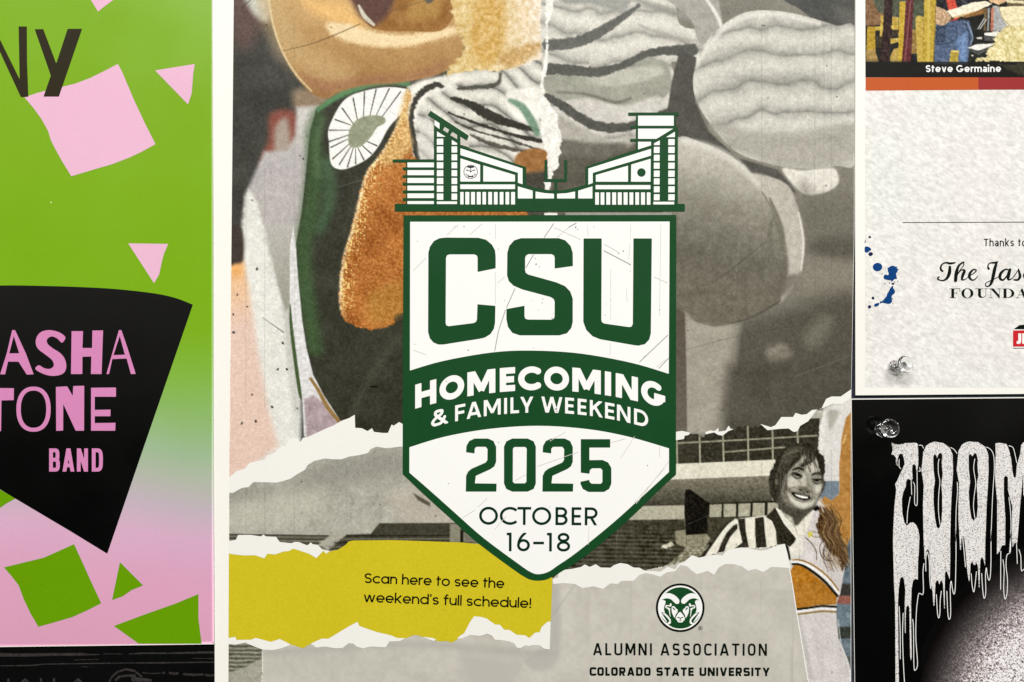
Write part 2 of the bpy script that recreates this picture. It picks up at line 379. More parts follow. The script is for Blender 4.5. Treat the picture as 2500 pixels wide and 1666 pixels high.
# ================================================================ lime and pink concert poster (left)
def lime_poster():
    r = thing('concert_poster', 'lime green and pink concert poster with a black wedge shape and pink hand-cut letters', 'poster')
    h = 0.0014
    sheet('paper_sheet', [(-340, -300), (517, -300), (520.5, 560), (521, 1120), (523.5, 1573), (-340, 1584)], h, 0.0003, paper, r)
    cv = Canvas(-340, -300, 528, 1588, 8, (126, 177, 28))
    X, Y = cv.X, cv.Y
    stops = [(-300, (128, 178, 34)), (300, (128, 176, 28)), (600, (124, 176, 16)), (800, (126, 178, 30)), (900, (132, 183, 62)), (1000, (144, 187, 106)),
             (1090, (162, 192, 150)), (1160, (183, 190, 172)), (1230, (200, 184, 194)), (1300, (222, 178, 204)), (1420, (228, 168, 198)), (1588, (226, 164, 192))]
    for k in range(3):
        cv.C[..., k] = np.interp(Y-40*fbm(X, Y, 300, 3, 2)+(X-400)*-0.10, [s[0] for s in stops], [s[1][k] for s in stops])
    cv.F = sd_poly(X, Y, [(-340, -300), (518, -300), (521.5, 560), (522, 1120), (524.5, 1573), (-340, 1584)])
    # keep the coloured ground inside the paper: snap the border nodes to it
    edge = np.interp(cv.y, [-300, 560, 1120, 1573], [516.4, 519.9, 520.4, 522.9])
    botx = lambda x: np.interp(x, [-340, 523], [1582, 1571])
    cv.X = np.minimum(cv.X, edge[:, None]); cv.Y = np.minimum(cv.Y, botx(cv.X))
    cv.sheets(h+EPS, flatprint, r, [('colour_ground', None)])
    pink = ink('pink_ink', (238, 188, 212), 0.34, 0.03); lime = ink('lime_ink', (106, 160, 6), 0.32, 0.04)
    A = lambda p: T(0, 0, 2.8, p); B_ = lambda p: T(0, 560, 2.8, p); D = lambda p: T(0, 1106, 2.8, p)
    def part(name, pts, m, k=2, st=1.0): return shape_of(pts, st).mesh(name, h+k*EPS, m, r)
    part('pink_shape', A([(170, 668), (250, 640), (340, 615), (430, 596), (520, 573), (620, 535), (715, 488), (808, 440), (835, 490), (920, 690), (990, 840), (1065, 988), (960, 1045), (880, 1082), (770, 1124), (630, 1165), (490, 1207), (430, 1110), (380, 1020), (350, 960), (330, 895), (285, 815), (235, 745)]), pink)
    part('pink_shape', A([(580, -60), (622, 0), (672, 82), (715, 48), (780, 0), (860, -60)]), pink)
    part('pink_shape', A([(1062, 484), (1333, 440), (1322, 510), (1312, 640), (1287, 716)]), pink)
    part('pink_shape', B_([(878, 97), (1152, 101), (1122, 170), (1108, 225), (1090, 310), (1055, 370)]), pink)
    wedge = B_(smooth([(-400, 400), (0, 385), (300, 388), (560, 396), (800, 410), (1050, 438), (1200, 470), (1320, 516)], 4))+[(342, 1120), (262.5, 1352), (178.6, 1300.6), (36, 1216), (-30, 1176), (-140, 1110)]
    part('black_wedge', wedge, mat('black_poster_ink', (7, 7, 3), 0.2, 0.05, 1500, 0.5, bump=0.0015), 2, 1.5)
    part('green_shape', D([(-60, 210), (0, 249), (108, 311), (50, 343), (0, 378), (-60, 420)]), lime)
    part('green_shape', D([(30, 782), (160, 750), (300, 716), (400, 672), (508, 623), (560, 735), (625, 880), (694, 1027), (600, 1075), (500, 1120), (400, 1150), (265, 1188), (210, 1095), (165, 1000), (130, 905), (80, 840)]), lime)
    part('green_shape', D([(822, 746), (980, 905), (900, 938), (840, 980), (768, 1005)]), lime)
    part('green_shape', D([(780, 1182), (1000, 1100), (1200, 1030), (1358, 964), (1358, 1130), (1380, 1303), (950, 1303)]), lime)
    dk = mat('dark_letter_ink', (50, 45, 30), 0.4, 0.06)
    part('letter', A([(-60, 160), (0, 268), (137, 545), (130, 184), (186, 184), (187, 420), (196, 664), (145, 666), (0, 352), (-60, 235)]), dk, 3)
    part('letter', A([(240, 203), (298, 202), (387, 437), (465, 200), (563, 200), (405, 663), (300, 663), (350, 520)]), dk, 3)
    lp = ink('pink_letter_ink', (219, 140, 188), 0.36, 0.04); k = 3
    def lt(pts, holes=()):
        s = shape_of(B_(pts), 0.75)
        for q in holes: s.poly(B_(q), True)
        s.mesh('letter', h+k*EPS, lp, r)
    lt([(86, 690), (106, 690), (180, 850), (233, 992), (186, 994), (130, 906), (58, 905), (38, 992), (4, 992), (50, 845)], [[(97, 730), (66, 849), (134, 848)]])
    lt(smooth([(450, 742), (426, 776), (395, 748), (360, 733), (335, 742), (322, 762), (332, 788), (365, 815), (412, 845), (442, 880), (456, 930), (445, 975), (410, 997), (350, 1002), (290, 985), (244, 955), (268, 930), (305, 950), (340, 955), (365, 942), (370, 920), (355, 890), (310, 855), (265, 820), (248, 785), (252, 742), (280, 705), (330, 690), (385, 697), (425, 715)], 4, True))
    lt([(492, 697), (570, 697), (566, 812), (632, 812), (634, 693), (707, 692), (697, 990), (624, 990), (627, 870), (566, 872), (565, 990), (488, 990)])
    lt([(815, 690), (832, 690), (870, 800), (930, 989), (897, 990), (868, 884), (770, 888), (748, 990), (730, 990), (772, 840)], [[(821, 730), (778, 861), (856, 858)]])
    lt([(-60, 1085), (98, 1087), (97, 1168), (13, 1170), (10, 1380), (-60, 1380)])
    lt(arc(232, 1230, 117, 154, 0, 360, 2.3, 48)[:-1], [arc(232, 1230, 87, 127, 0, 360, 2.3, 48)[:-1]])
    lt([(385, 1078), (462, 1074), (500, 1140), (503, 1072), (578, 1070), (577, 1377), (520, 1377), (435, 1195), (434, 1376), (387, 1378)])
    lt([(625, 1084), (795, 1082), (795, 1145), (650, 1145), (650, 1235), (758, 1233), (757, 1278), (650, 1278), (650, 1325), (792, 1323), (790, 1377), (625, 1377)])
    for ch, x, W in (('B', 121, 26), ('A', 153.5, 29), ('N', 188.6, 27), ('D', 225, 27)):
        s = Shape(x-4, 1090, x+W+4, 1158, 0.75); stamp(s, ch, x, 1151.5, 0, W, 56.5, 9.2, 3.4); s.mesh('letter', h+k*EPS, lp, r)
    sp = ink('pale_ink', (220, 235, 150)); shape_of(arc(125.6, 495, 1.9, 1.9, 0, 360)[:-1], 0.5).mesh('paint_speck', h+3*EPS, sp, r)
lime_poster()

# ================================================================ black poster under it (bottom left)
def worn_poster():
    r = thing('black_poster', 'worn black poster with faint grey lines at the bottom left below the lime poster', 'poster')
    h = 0.0003
    sheet('paper_sheet', [(-340, 1540), (528, 1540), (528, 2000), (-340, 2000)], h, 0.0003, mat('worn_black_print', (6, 5, 5), 0.6, 0.35, 500, 0.1, bump=0.0002), r)
    g = mat('worn_grey_ink', (58, 55, 54), 0.6, 0.3, 700, 0.1); C = lambda p: [(a[0], a[1])+tuple(v/4.357 for v in a[2:]) for a in T(0, 1560, 4.357, p)]
    def part(name, f, bx):
        s = Shape(*bx, 0.8); f(s); s.F += 0.7*fbm(s.X, s.Y, 5, 3, 2); o = s.mesh(name, h+EPS, g, r)
        if name == 'faint_lettering': o['kind'] = 'stuff'
    part('grey_stripe', lambda s: s.poly(C([(-200, 158), (0, 158), (200, 165), (400, 160), (870, 160), (950, 168), (1050, 170), (1050, 180), (850, 188), (600, 188), (400, 194), (200, 198), (-200, 195)])), (-10, 1590, 250, 1612))
    part('grey_stripe', lambda s: s.poly(C([(1085, 164), (1300, 166), (1300, 173), (1085, 172)])), (240, 1592, 310, 1605))
    part('grey_stripe', lambda s: s.poly(C([(1360, 165), (1500, 153), (1800, 154), (2000, 146), (2270, 140), (2270, 165), (1900, 168), (1500, 170), (1360, 175)])), (305, 1588, 525, 1604))
    part('grey_stripe', lambda s: s.path(C([(-50, 297, 10), (350, 290, 12), (450, 278, 9), (900, 271, 13), (1300, 266, 10), (1700, 264, 13), (2270, 256, 13)])), (-10, 1612, 525, 1632))
    part('grey_emblem', lambda s: (s.path(C([(1155, 462, 16), (1180, 415, 18), (1240, 360, 20), (1330, 332, 22), (1420, 348, 22), (1500, 412, 16)])), s.path(C([(1225, 445, 30), (1260, 410, 24), (1340, 400, 22), (1420, 400, 34), (1410, 440, 50), (1590, 450, 30)]))), (255, 1626, 380, 1690))
    def bits(s):
        for x0, x1, y, w in ((1510, 1700, 370, 9), (1725, 1740, 368, 20), (1800, 1880, 372, 26), (1950, 2150, 384, 24), (2180, 2260, 392, 24)): s.path(C([(x0, y, w), ((x0+x1)/2, y+8, w), (x1, y+4, w)]))
        for x in (75, 255, 425, 562, 820): s.path(C([(x-30*(x in (255, 820)), 470, 26), (x, 440, 24), (x+30*(x in (255, 820)), 470, 26)]))
    part('faint_lettering', bits, (5, 1635, 525, 1680))
    part('faint_lettering', lambda s: (s.path(C([(0, 250, 3), (40, 245, 3)])), s.path(C([(780, 232, 6), (1040, 228, 7)])), s.path(C([(2030, 215, 6), (2260, 218, 9)])), s.path(C([(800, 305, 4), (1020, 308, 4)]))), (-4, 1600, 525, 1650))
worn_poster()
# ================================================================ the big centre poster
def centre_picture():
    """the printed collage: soft drapery stand-in above, old stadium picture and printed person below"""
    cv = Canvas(556, -40, 2088, 1700, 2, (110, 108, 98)); A = lambda p: T(540, 0, 2.8, p); A2 = lambda p: T(540, 560, 2.8, p); M = lambda p: T(1000, 0, 2.8, p)
    def fold(sf, dark, light, k=.55, t=(1, .985, .93)):
        def f(X, Y):
            u = sf(X, Y)+fbm(X, Y, 60, 17, 2)*.35; p = u-np.floor(u); b = np.sin(pi*np.clip(p, 0, 1))**k*(1.06-.3*p)
            return (dark+(light-dark)*b+fbm(X, Y, 9, 5, 3)*16)[..., None]*np.array(t)
        return f
    # ---- upper left: blurred background
    cv.P([(550, -50), (1340, -50), (1340, 1100), (550, 1200)], speck((70, 70, 64), 7, 60, 3), 1)
    cv.B([(560, -30), (640, -40), (640, 60), (600, 120), (565, 80)], (108, 84, 78), 60, .8)
    cv.B([(590, -30), (655, -40), (664, 20), (652, 52), (632, 46), (612, 25)], speck((196, 198, 190), 10, 16), 22)
    cv.B([(655, 95), (690, 110), (690, 145), (665, 140)], (100, 96, 92), 30, .8)
    cv.B([(715, 225), (765, 215), (815, 245), (800, 275), (730, 275)], (148, 128, 106), 30)
    cv.B([(660, 278), (718, 272), (730, 330), (712, 420), (640, 420), (640, 380), (655, 340)], (138, 84, 72), 22)
    cv.B([(672, 310), (700, 290), (710, 360), (702, 400), (660, 420), (668, 370)], (170, 156, 142), 22)
    cv.P([(724, 262), (776, 258), (770, 300), (758, 330), (752, 400), (745, 470), (738, 560), (735, 1100), (552, 1210), (552, 640), (576, 622), (588, 560), (600, 470), (618, 430), (645, 370), (700, 368), (720, 330)],
         lambda X, Y: np.stack([np.interp(Y, [260, 420, 560, 1100], v) for v in ([205, 182, 190, 214], [202, 176, 186, 214], [194, 174, 178, 206])], -1)+fbm(X, Y, 14, 4)[..., None]*8, 16)
    cv.B([(600, 480), (612, 470), (640, 540), (660, 640), (690, 760), (700, 900), (725, 1080), (700, 1100), (650, 1110), (630, 960), (610, 760), (592, 620)], speck((229, 228, 219), 6, 14), 14, 1, 3)
    cv.P([(648, 545), (710, 545), (707, 750), (697, 760), (680, 700), (662, 620)], grad((188, 184, 176), (158, 156, 142), 660, 560, 690, 740), 10)
    cv.P([(640, 425), (735, 425), (730, 545), (642, 545)], speck((186, 180, 176), 6, 20, 9), 14)
    cv.P([(550, 636), (592, 636), (606, 700), (630, 860), (655, 1000), (680, 1090), (600, 1150), (550, 1190)], grad((236, 190, 140), (228, 200, 184), 570, 650, 600, 800), 24)
    cv.E(577, 655, 16, 22, (240, 178, 108), 0, 26, .8); cv.B([(560, 560), (590, 560), (594, 632), (575, 644), (560, 640)], (70, 62, 56), 12)
    # ---- dark green cloth with a pale edge trim
    cv.P([(772, 266), (830, 226), (900, 205), (990, 200), (1010, 215), (1000, 800), (1000, 1060), (860, 1060), (833, 1032), (800, 985), (765, 915), (748, 850), (738, 780), (728, 680), (721, 600), (736, 520), (745, 440), (752, 370), (757, 320)], speck((62, 62, 52), 5, 40, 5), 3)
    cv.L([(776, 280, 26), (766, 330, 36), (768, 430, 44), (757, 520, 44), (742, 600, 40), (748, 720, 40), (770, 850, 36)], 30, (72, 98, 62), 34, .8)
    cv.L([(800, 400, 30), (806, 480, 30), (782, 560, 26)], 30, (84, 118, 84), 30, .6)
    cv.L([(776, 268, 10), (830, 232, 16), (900, 206, 18), (960, 200, 14), (995, 205, 14)], 12, (92, 136, 94), 10)
    cv.L([(790, 290, 10), (772, 350, 14), (776, 430, 12)], 12, (96, 120, 84), 18, .6)
    cv.L([(975, 820, 20), (900, 930, 16), (860, 1010, 16)], 14, (82, 82, 70), 26, .6)
    cv.P([(716, 552), (722, 600), (727, 680), (737, 780), (748, 850), (764, 915), (790, 965), (826, 1020), (824, 1040), (750, 1070), (742, 1066), (738, 980), (722, 900), (712, 830), (707, 720), (708, 600)], speck((222, 220, 218), 12, 7, 2), 3)
    cv.L([(708, 745, 3), (711, 800, 8), (722, 890, 9), (732, 960, 8), (736, 975, 3)], 6, (76, 94, 60), 3)
    cv.P([(742, 975), (765, 965), (790, 985), (828, 1026), (815, 1042), (748, 1068)], speck((176, 158, 160), 12, 12, 8), 8)
    cv.L([(758, 925, 7), (775, 950, 8), (800, 995, 10), (828, 1030, 9)], 6, (150, 120, 74), 4)
    # emblem on the green cloth: white pleated half round
    em = smooth([(825, 265), (850, 237), (890, 222), (940, 213), (985, 216), (1000, 226), (985, 270), (950, 310), (925, 355), (900, 385), (865, 405), (832, 414), (808, 400), (803, 350), (802, 315)], 5, True)
    cv.P(em, (244, 242, 236), 3)
    for p in ([(835, 264), (862, 302)], [(862, 240), (872, 292)], [(890, 225), (887, 284)], [(918, 219), (903, 282)], [(950, 217), (918, 282)], [(978, 224), (932, 286)], [(818, 292), (855, 305)], [(804, 318), (852, 318)], [(803, 346), (850, 330)], [(808, 360), (848, 340)], [(812, 388), (852, 352)], [(828, 402), (856, 358)], [(848, 408), (862, 362)], [(868, 400), (868, 364)], [(888, 390), (874, 362)], [(906, 375), (880, 352)], [(920, 356), (888, 342)]):
        cv.L([(p[0][0], p[0][1], 3.5), (p[1][0], p[1][1], 2)], 3, (70, 68, 58), 2)
    cv.B([(850, 345), (852, 320), (868, 295), (900, 282), (935, 285), (940, 300), (920, 312), (905, 335), (880, 358), (858, 360)], speck((150, 154, 128), 8, 10), 4)
    # ---- golden satin fold
    cv.B([(640, -60), (654, 0), (665, 60), (685, 122), (710, 168), (735, 203), (768, 232), (800, 240), (830, 224), (890, 208), (960, 203), (1010, 196), (1070, 182), (1120, 150), (1134, 105), (1130, 78), (1200, -10), (1180, -90), (800, -120)],
         lambda X, Y: np.array((176, 138, 88.0))+np.clip((130-Y)/130, -1, 1)[..., None]*np.array((22, 24, 22.0))+fbm(X, Y, 50, 6)[..., None]*10, 5)
    cv.L([(655, -10, 60), (690, 70, 70), (740, 140, 70), (830, 180, 60)], 60, (196, 166, 118), 60, .7)
    cv.B([(745, 0), (830, 5), (870, 30), (890, 58), (870, 75), (800, 50), (750, 20)], (232, 188, 120), 40, .9)
    cv.B([(800, 55), (860, 60), (920, 78), (1000, 84), (1070, 70), (1120, 66), (1112, 84), (1060, 98), (1000, 112), (930, 115), (860, 104), (810, 84)], (236, 212, 168), 16, 1, 3, 5)
    cv.B([(735, 180), (800, 200), (900, 185), (1000, 180), (1090, 150), (1050, 185), (950, 202), (850, 212), (790, 232)], (158, 112, 84), 30, .7)
    cv.L([(654, -20, 5), (666, 58, 5), (688, 122, 5), (720, 178, 5), (760, 222, 4)], 4, (226, 208, 166), 5, .8)
    cv.B([(850, -40), (868, 10), (890, 50), (920, 72), (1000, 76), (1090, 66), (1110, -50)], speck((150, 106, 54), 9, 20, 2), 5)
    cv.B([(850, -40), (862, 10), (885, 45), (915, 60), (950, 30), (960, -40)], (96, 68, 60), 22)
    cv.L([(876, 14, 6), (890, 40, 11), (912, 60, 7)], 6, (206, 200, 182), 4)
    cv.B([(1030, -30), (1070, -30), (1075, 30), (1030, 50), (990, 40)], (176, 138, 76), 24, .8)
    cv.B([(1036, -20), (1060, -20), (1056, 4), (1040, 6)], (96, 90, 80), 6)
    # ---- pale gold fleece
    fl = lambda X, Y: np.array((216, 190, 132.0))+np.clip((X-1180)/160, 0, 1)[..., None]*np.array((22, 34, 74.0))+(fbm(X, Y, 9, 11, 3)*46)[..., None]*np.array((.6, .8, 1.2))
    cv.B([(1118, -60), (1110, 60), (1132, 95), (1128, 130), (1090, 175), (1100, 195), (1200, 178), (1300, 180), (1345, 170), (1345, -60)], fl, 8, 1, 5)
    cv.B([(1160, 10), (1230, 0), (1225, 130), (1180, 160), (1150, 110)], lambda X, Y: np.array((205, 165, 92.0))+(fbm(X, Y, 7, 12, 3)*60)[..., None]*np.array((.6, .8, 1.2)), 30, .8)
    cv.B([(1225, 130), (1330, 100), (1290, 145), (1240, 165)], lambda X, Y: np.array((186, 146, 84.0))+(fbm(X, Y, 7, 15, 3)*60)[..., None], 20, .7, 4)
    # ---- crumpled white cloth with dark creases (plain stand-in)
    cv.B([(985, 230), (1020, 205), (1080, 188), (1160, 172), (1240, 172), (1330, 150), (1345, 300), (1342, 400), (1300, 420), (1200, 400), (1100, 400), (1010, 400), (1000, 330)], fold(lambda X, Y: (Y-.44*(X-1000)+14*np.sin(X/31))/47, 96, 236, .42), 4, 1, 3)
    cv.B([(1010, 205), (1080, 186), (1130, 192), (1080, 222), (1030, 250), (1012, 320), (1000, 300), (995, 250)], speck((236, 232, 220), 10, 20), 14)
    cv.B([(1235, 230), (1300, 215), (1330, 250), (1310, 300), (1260, 290)], speck((238, 234, 224), 10, 20), 16)
    cv.L([(1080, 212, 8), (1060, 208, 14), (1020, 235, 14), (1004, 285, 12), (1008, 340, 16), (1020, 385, 12)], 12, (66, 64, 56), 5, 1, 2, 6)
    cv.L([(1105, 240, 8), (1150, 256, 18), (1190, 280, 26), (1240, 300, 20), (1310, 318, 10)], 14, (58, 56, 48), 5, 1, 2, 5)
    cv.L([(1120, 215, 8), (1180, 212, 12), (1215, 205, 10), (1222, 180, 6)], 10, (84, 82, 72), 6, 1, 2)
    cv.L([(1095, 275, 4), (1160, 300, 6), (1240, 326, 8), (1320, 345, 10)], 8, (60, 57, 50), 3, 1, 1.5)
    cv.L([(1110, 298, 4), (1170, 322, 5), (1250, 344, 6), (1320, 368, 5)], 8, (70, 66, 58), 3, .9, 1.5)
    cv.L([(1150, 330, 8), (1200, 352, 10), (1260, 366, 9), (1300, 372, 4)], 8, (82, 76, 68), 5, .9, 2)
    cv.L([(1245, 245, 10), (1275, 262, 18), (1300, 300, 20), (1312, 326, 14)], 12, (110, 142, 118), 9, .9)
    cv.B([(1060, 400), (1050, 290), (1030, 300), (1020, 380), (1060, 410)], (222, 218, 210), 10, .6)
    cv.B([(1265, 375), (1310, 362), (1345, 380), (1345, 430), (1270, 432), (1255, 405)], speck((158, 112, 66), 12, 14), 8)
    cv.P([(1262, 425), (1500, 400), (1500, 540), (1262, 540)], speck((78, 74, 64), 5, 40), 14)
    # ---- brown plush sleeve
    br = lambda X, Y: np.array((172, 108, 54.0))+(fbm(X, Y, 60, 21, 2)*34)[..., None]*np.array((1, .9, .6))+(vnoise(X, Y, 3.3, 22)*58)[..., None]*np.array((1, .9, .7))
    sl = smooth([(992, 218), (984, 262), (966, 310), (945, 350), (922, 385), (893, 424), (872, 500), (858, 560), (842, 610), (832, 660), (828, 720), (832, 765), (850, 788), (890, 804), (930, 802), (965, 788), (992, 760), (1300, 700), (1300, 545), (1230, 470), (1130, 460), (1050, 420), (1012, 380), (1000, 320), (994, 270), (1003, 235)], 4, True)
    cv.P(sl, br, 4, 1, 3, 6)
    inner = lambda X, Y: sd_poly(X, Y, sl)
    q = cv.win((820, 210, 1010, 812)); d = inner(cv.X[q], cv.Y[q]); side = np.clip((940-cv.X[q]+(810-cv.Y[q])*0.18)/60, 0, 1)*np.clip((790-cv.Y[q])/60, 0, 1)
    spk = np.clip(vnoise(cv.X[q], cv.Y[q], 3.2, 31)*5+0.1-np.clip((-d-8)/44, 0, 1)*2.2, 0, 1)*(d < 0)*side
    cv.C[q] = cv.C[q]*(1-spk[..., None])+np.array((238, 206, 130.0))*spk[..., None]
    rim = np.clip(1-np.abs(d+3)/7, 0, 1)*side*(0.6+vnoise(cv.X[q], cv.Y[q], 4, 33)); cv.C[q] += (np.array((246, 232, 196.0))-cv.C[q])*np.clip(rim, 0, 1)[..., None]
    cv.B([(985, 240), (1000, 235), (996, 300), (1005, 360), (960, 400), (930, 400), (960, 340)], lambda X, Y: np.array((220, 186, 122.0))+(vnoise(X, Y, 3.3, 41)*90)[..., None], 22, .75, 3)
    cv.B([(900, 720), (960, 690), (990, 700), (985, 760), (940, 790), (900, 780)], lambda X, Y: np.array((182, 134, 66.0))+(vnoise(X, Y, 4, 42)*50)[..., None], 34, .7)
    # ---- upper right: grey cloth
    cv.P([(1337, -50), (2095, -50), (2095, 1100), (1337, 1100)], speck((132, 128, 116), 6, 60, 8), 1)
    cv.B([(1337, -60), (1550, -60), (1640, -40), (1660, 60), (1740, 80), (1700, 160), (1640, 150), (1650, 200), (1625, 270), (1560, 330), (1470, 360), (1400, 340), (1337, 260)], fold(lambda X, Y: (Y-.16*(X-1340)+16*np.sin(X/60))/62, 148, 226), 4)
    cv.B([(1360, -60), (1560, -60), (1530, 20), (1500, 26), (1440, 10), (1370, 5)], (160, 160, 152), 12)
    cv.L([(1500, -30, 6), (1580, 10, 16), (1680, 40, 20), (1720, 60, 8)], 12, (150, 148, 140), 14, .8)
    cv.L([(1560, 14, 8), (1500, 55, 20), (1450, 86, 26), (1400, 104, 28), (1338, 110, 30)], 20, speck((104, 104, 98), 5, 12), 5, 1, 2)
    cv.L([(1560, 60, 4), (1640, 92, 9), (1700, 100, 5)], 8, (166, 162, 152), 10, .8)
    cv.B([(1337, 180), (1440, 185), (1540, 150), (1620, 150), (1640, 200), (1620, 240), (1560, 262), (1470, 260), (1400, 255), (1337, 232)], speck((160, 160, 146), 7, 40, 2, (1, 1, .9)), 10)
    cv.B([(1440, 190), (1520, 170), (1600, 160), (1618, 180), (1540, 205), (1470, 210)], speck((196, 194, 180), 8, 20), 14, .8)
    cv.L([(1338, 168, 26), (1400, 172, 26), (1460, 176, 22), (1520, 160, 18), (1590, 128, 18), (1690, 122, 30)], 22, speck((92, 92, 86), 4, 12), 5, 1, 2)
    cv.L([(1360, 225, 4), (1430, 230, 6), (1500, 250, 9), (1540, 240, 5)], 6, (112, 110, 98), 8, .8)
    cv.B([(1350, 262), (1430, 240), (1520, 258), (1600, 235), (1622, 255), (1590, 300), (1500, 322), (1430, 306)], speck((206, 202, 192), 8, 16), 12)
    cv.B([(1345, 275), (1420, 310), (1500, 345), (1560, 330), (1560, 400), (1500, 380), (1440, 390), (1380, 370)], speck((176, 172, 160), 8, 16), 16)
    cv.L([(1335, 236, 14), (1372, 258, 22), (1420, 290, 24), (1460, 308, 24), (1520, 312, 22), (1580, 296, 24), (1640, 286, 50)], 24, speck((88, 87, 80), 5, 12), 5, 1, 2)
    cv.B([(1362, 345), (1450, 350), (1530, 352), (1500, 385), (1460, 405), (1400, 440), (1372, 420)], speck((112, 108, 98), 5, 20), 14)
    cv.P([(1345, 380), (1480, 385), (1550, 350), (1660, 340), (1660, 540), (1345, 540)], speck((96, 92, 80), 5, 40), 20)
    # dark gap and background
    cv.B([(1900, -60), (2100, -60), (2100, 85), (2060, 72), (2000, 55), (1950, 20), (1910, -5)], speck((80, 80, 76), 6, 30), 4)
    cv.B([(2040, 20), (2088, 25), (2088, 60), (2050, 50)], (108, 106, 98), 24, .7)
    cv.P([(1660, 120), (1700, 140), (1698, 250), (1730, 320), (1800, 385), (1900, 415), (1945, 470), (1920, 470), (1840, 425), (1800, 400), (1740, 360), (1650, 335), (1625, 300), (1640, 200)], speck((86, 84, 78), 5, 30), 6)
    # bundled pale cloth (plain stand-in)
    cv.B([(1560, -60), (1720, -60), (1765, 60), (1740, 85), (1715, 110), (1700, 90), (1680, 40)], speck((168, 164, 154), 7, 14), 6)
    cv.L([(1726, 0, 7), (1750, 36, 9), (1764, 72, 8)], 7, (226, 222, 212), 6)
    cv.B([(1700, 160), (1725, 110), (1760, 65), (1820, 30), (1890, 26), (1960, 38), (2040, 62), (2095, 85), (2095, 380), (2040, 405), (1960, 412), (1880, 400), (1800, 372), (1740, 310), (1702, 250), (1692, 200)], fold(lambda X, Y: (Y+.2*(X-1900)+22*np.sin((X-1650)/95))/71, 138, 216, .5), 3)
    cv.B([(1900, 330), (2095, 300), (2095, 380), (2040, 405), (1960, 412), (1880, 400), (1790, 362), (1740, 300)], speck((172, 168, 156), 7, 14), 26, .9)
    cv.L([(1700, 165, 6), (1735, 105, 10), (1800, 48, 12), (1890, 34, 10), (2000, 58, 8)], 8, (226, 222, 212), 10, .8)
    cv.B([(1910, 412), (1960, 416), (2030, 410), (2046, 425), (2046, 450), (2020, 468), (1975, 477), (1945, 460)], speck((224, 220, 208), 8, 8), 8)
    # rounded grey cushion-like form
    cv.B([(1960, 450), (1995, 478), (2060, 480), (2100, 500), (2100, 640), (2000, 620), (1960, 560)], (112, 108, 96), 60, .7)
    cv.B([(1980, 590), (2095, 580), (2095, 640), (2000, 625)], (92, 88, 78), 40, .8)
    cv.B([(1970, 640), (2095, 640), (2095, 720), (1960, 720)], (138, 132, 118), 40, .8)
    cv.B([(1940, 750), (2095, 725), (2095, 960), (1800, 980), (1740, 900), (1820, 800)], (88, 84, 74), 70, .9)
    cv.B([(1960, 820), (2010, 770), (2035, 790), (1990, 850)], (124, 120, 106), 40, .8)
    cv.B([(1870, 850), (1910, 840), (1935, 870), (1900, 885), (1875, 880)], speck((140, 134, 120), 10, 8), 26, .9)
    body = smooth([(1655, 336), (1705, 345), (1760, 368), (1815, 402), (1838, 425), (1880, 432), (1925, 455), (1945, 500), (1958, 545), (1962, 590), (1958, 650), (1940, 690), (1900, 735), (1850, 765), (1800, 783), (1745, 793), (1700, 780), (1655, 760), (1620, 700), (1620, 400)], 4, True)
    cv.P(body, lambda X, Y: np.stack([np.interp(Y+(X-1750)*-0.25, [340, 420, 500, 620, 760], v) for v in ([206, 180, 142, 112, 116], [202, 176, 138, 108, 110], [190, 162, 124, 96, 96])], -1)+fbm(X, Y, 13, 5)[..., None]*13, 5)
    cv.B([(1838, 425), (1880, 432), (1925, 455), (1945, 500), (1958, 545), (1962, 590), (1957, 650), (1940, 692), (1905, 738), (1925, 660), (1916, 585), (1888, 510), (1850, 460)], speck((190, 184, 172), 9, 10), 12)
    cv.L([(1672, 345, 16), (1740, 362, 18), (1800, 398, 18), (1850, 450, 12)], 14, (222, 218, 206), 16, .7)
    cv.L([(1880, 485, 4), (1896, 530, 14), (1908, 570, 16), (1910, 610, 10)], 10, (120, 116, 102), 8)
    cv.L([(1890, 520, 4), (1880, 570, 12), (1880, 640, 8)], 10, (116, 112, 98), 10, .8)
    cv.L([(1862, 470, 4), (1885, 510, 5), (1900, 545, 4)], 4, (132, 128, 114), 5)
    cv.L([(1950, 520, 3), (1962, 590, 6), (1956, 660, 4)], 4, (226, 222, 212), 5, .9)
    cv.B([(1890, 690), (1930, 670), (1950, 680), (1900, 730)], (112, 106, 94), 18, .8)
    cv.L([(1655, 760, 3), (1700, 784, 5), (1745, 796, 6), (1800, 786, 5), (1850, 768, 5), (1905, 735, 4)], 5, (82, 78, 68), 6, .8)
    # under the form
    cv.P([(1673, 762), (1700, 786), (1745, 797), (1812, 790), (1800, 900), (1770, 1060), (1672, 1060)], speck((166, 160, 146), 6, 26), 14)
    cv.P([(1640, 745), (1672, 765), (1676, 900), (1678, 1070), (1640, 1070)], grad((96, 88, 76), (110, 104, 92), 1650, 760, 1650, 1060), 5)
    cv.B([(1812, 790), (1900, 800), (1850, 880), (1800, 1000), (1770, 1000), (1790, 880)], (96, 92, 82), 50, .8)
    cv.P([(1780, 900), (2095, 860), (2095, 1060), (1760, 1070)], speck((88, 84, 74), 5, 50), 60)
    # torn white seam down the middle
    cv.P([(1332, -50), (1352, -50), (1349, 20), (1344, 45), (1337, 60), (1338, 110), (1335, 180), (1327, 190), (1327, 235), (1342, 250), (1350, 265), (1362, 280), (1360, 300), (1370, 325), (1372, 345), (1366, 360), (1371, 372), (1362, 382), (1366, 405), (1356, 415), (1350, 420), (1346, 440), (1339, 442), (1336, 400), (1334, 370), (1325, 350), (1322, 320), (1318, 240), (1322, 180), (1334, 120), (1332, 40)], speck((238, 235, 226), 12, 9), 3, 1, 2, 5)
    cv.P([(1327, 445), (1345, 445), (1345, 452), (1340, 464), (1330, 464), (1331, 452)], (240, 238, 230), 2)
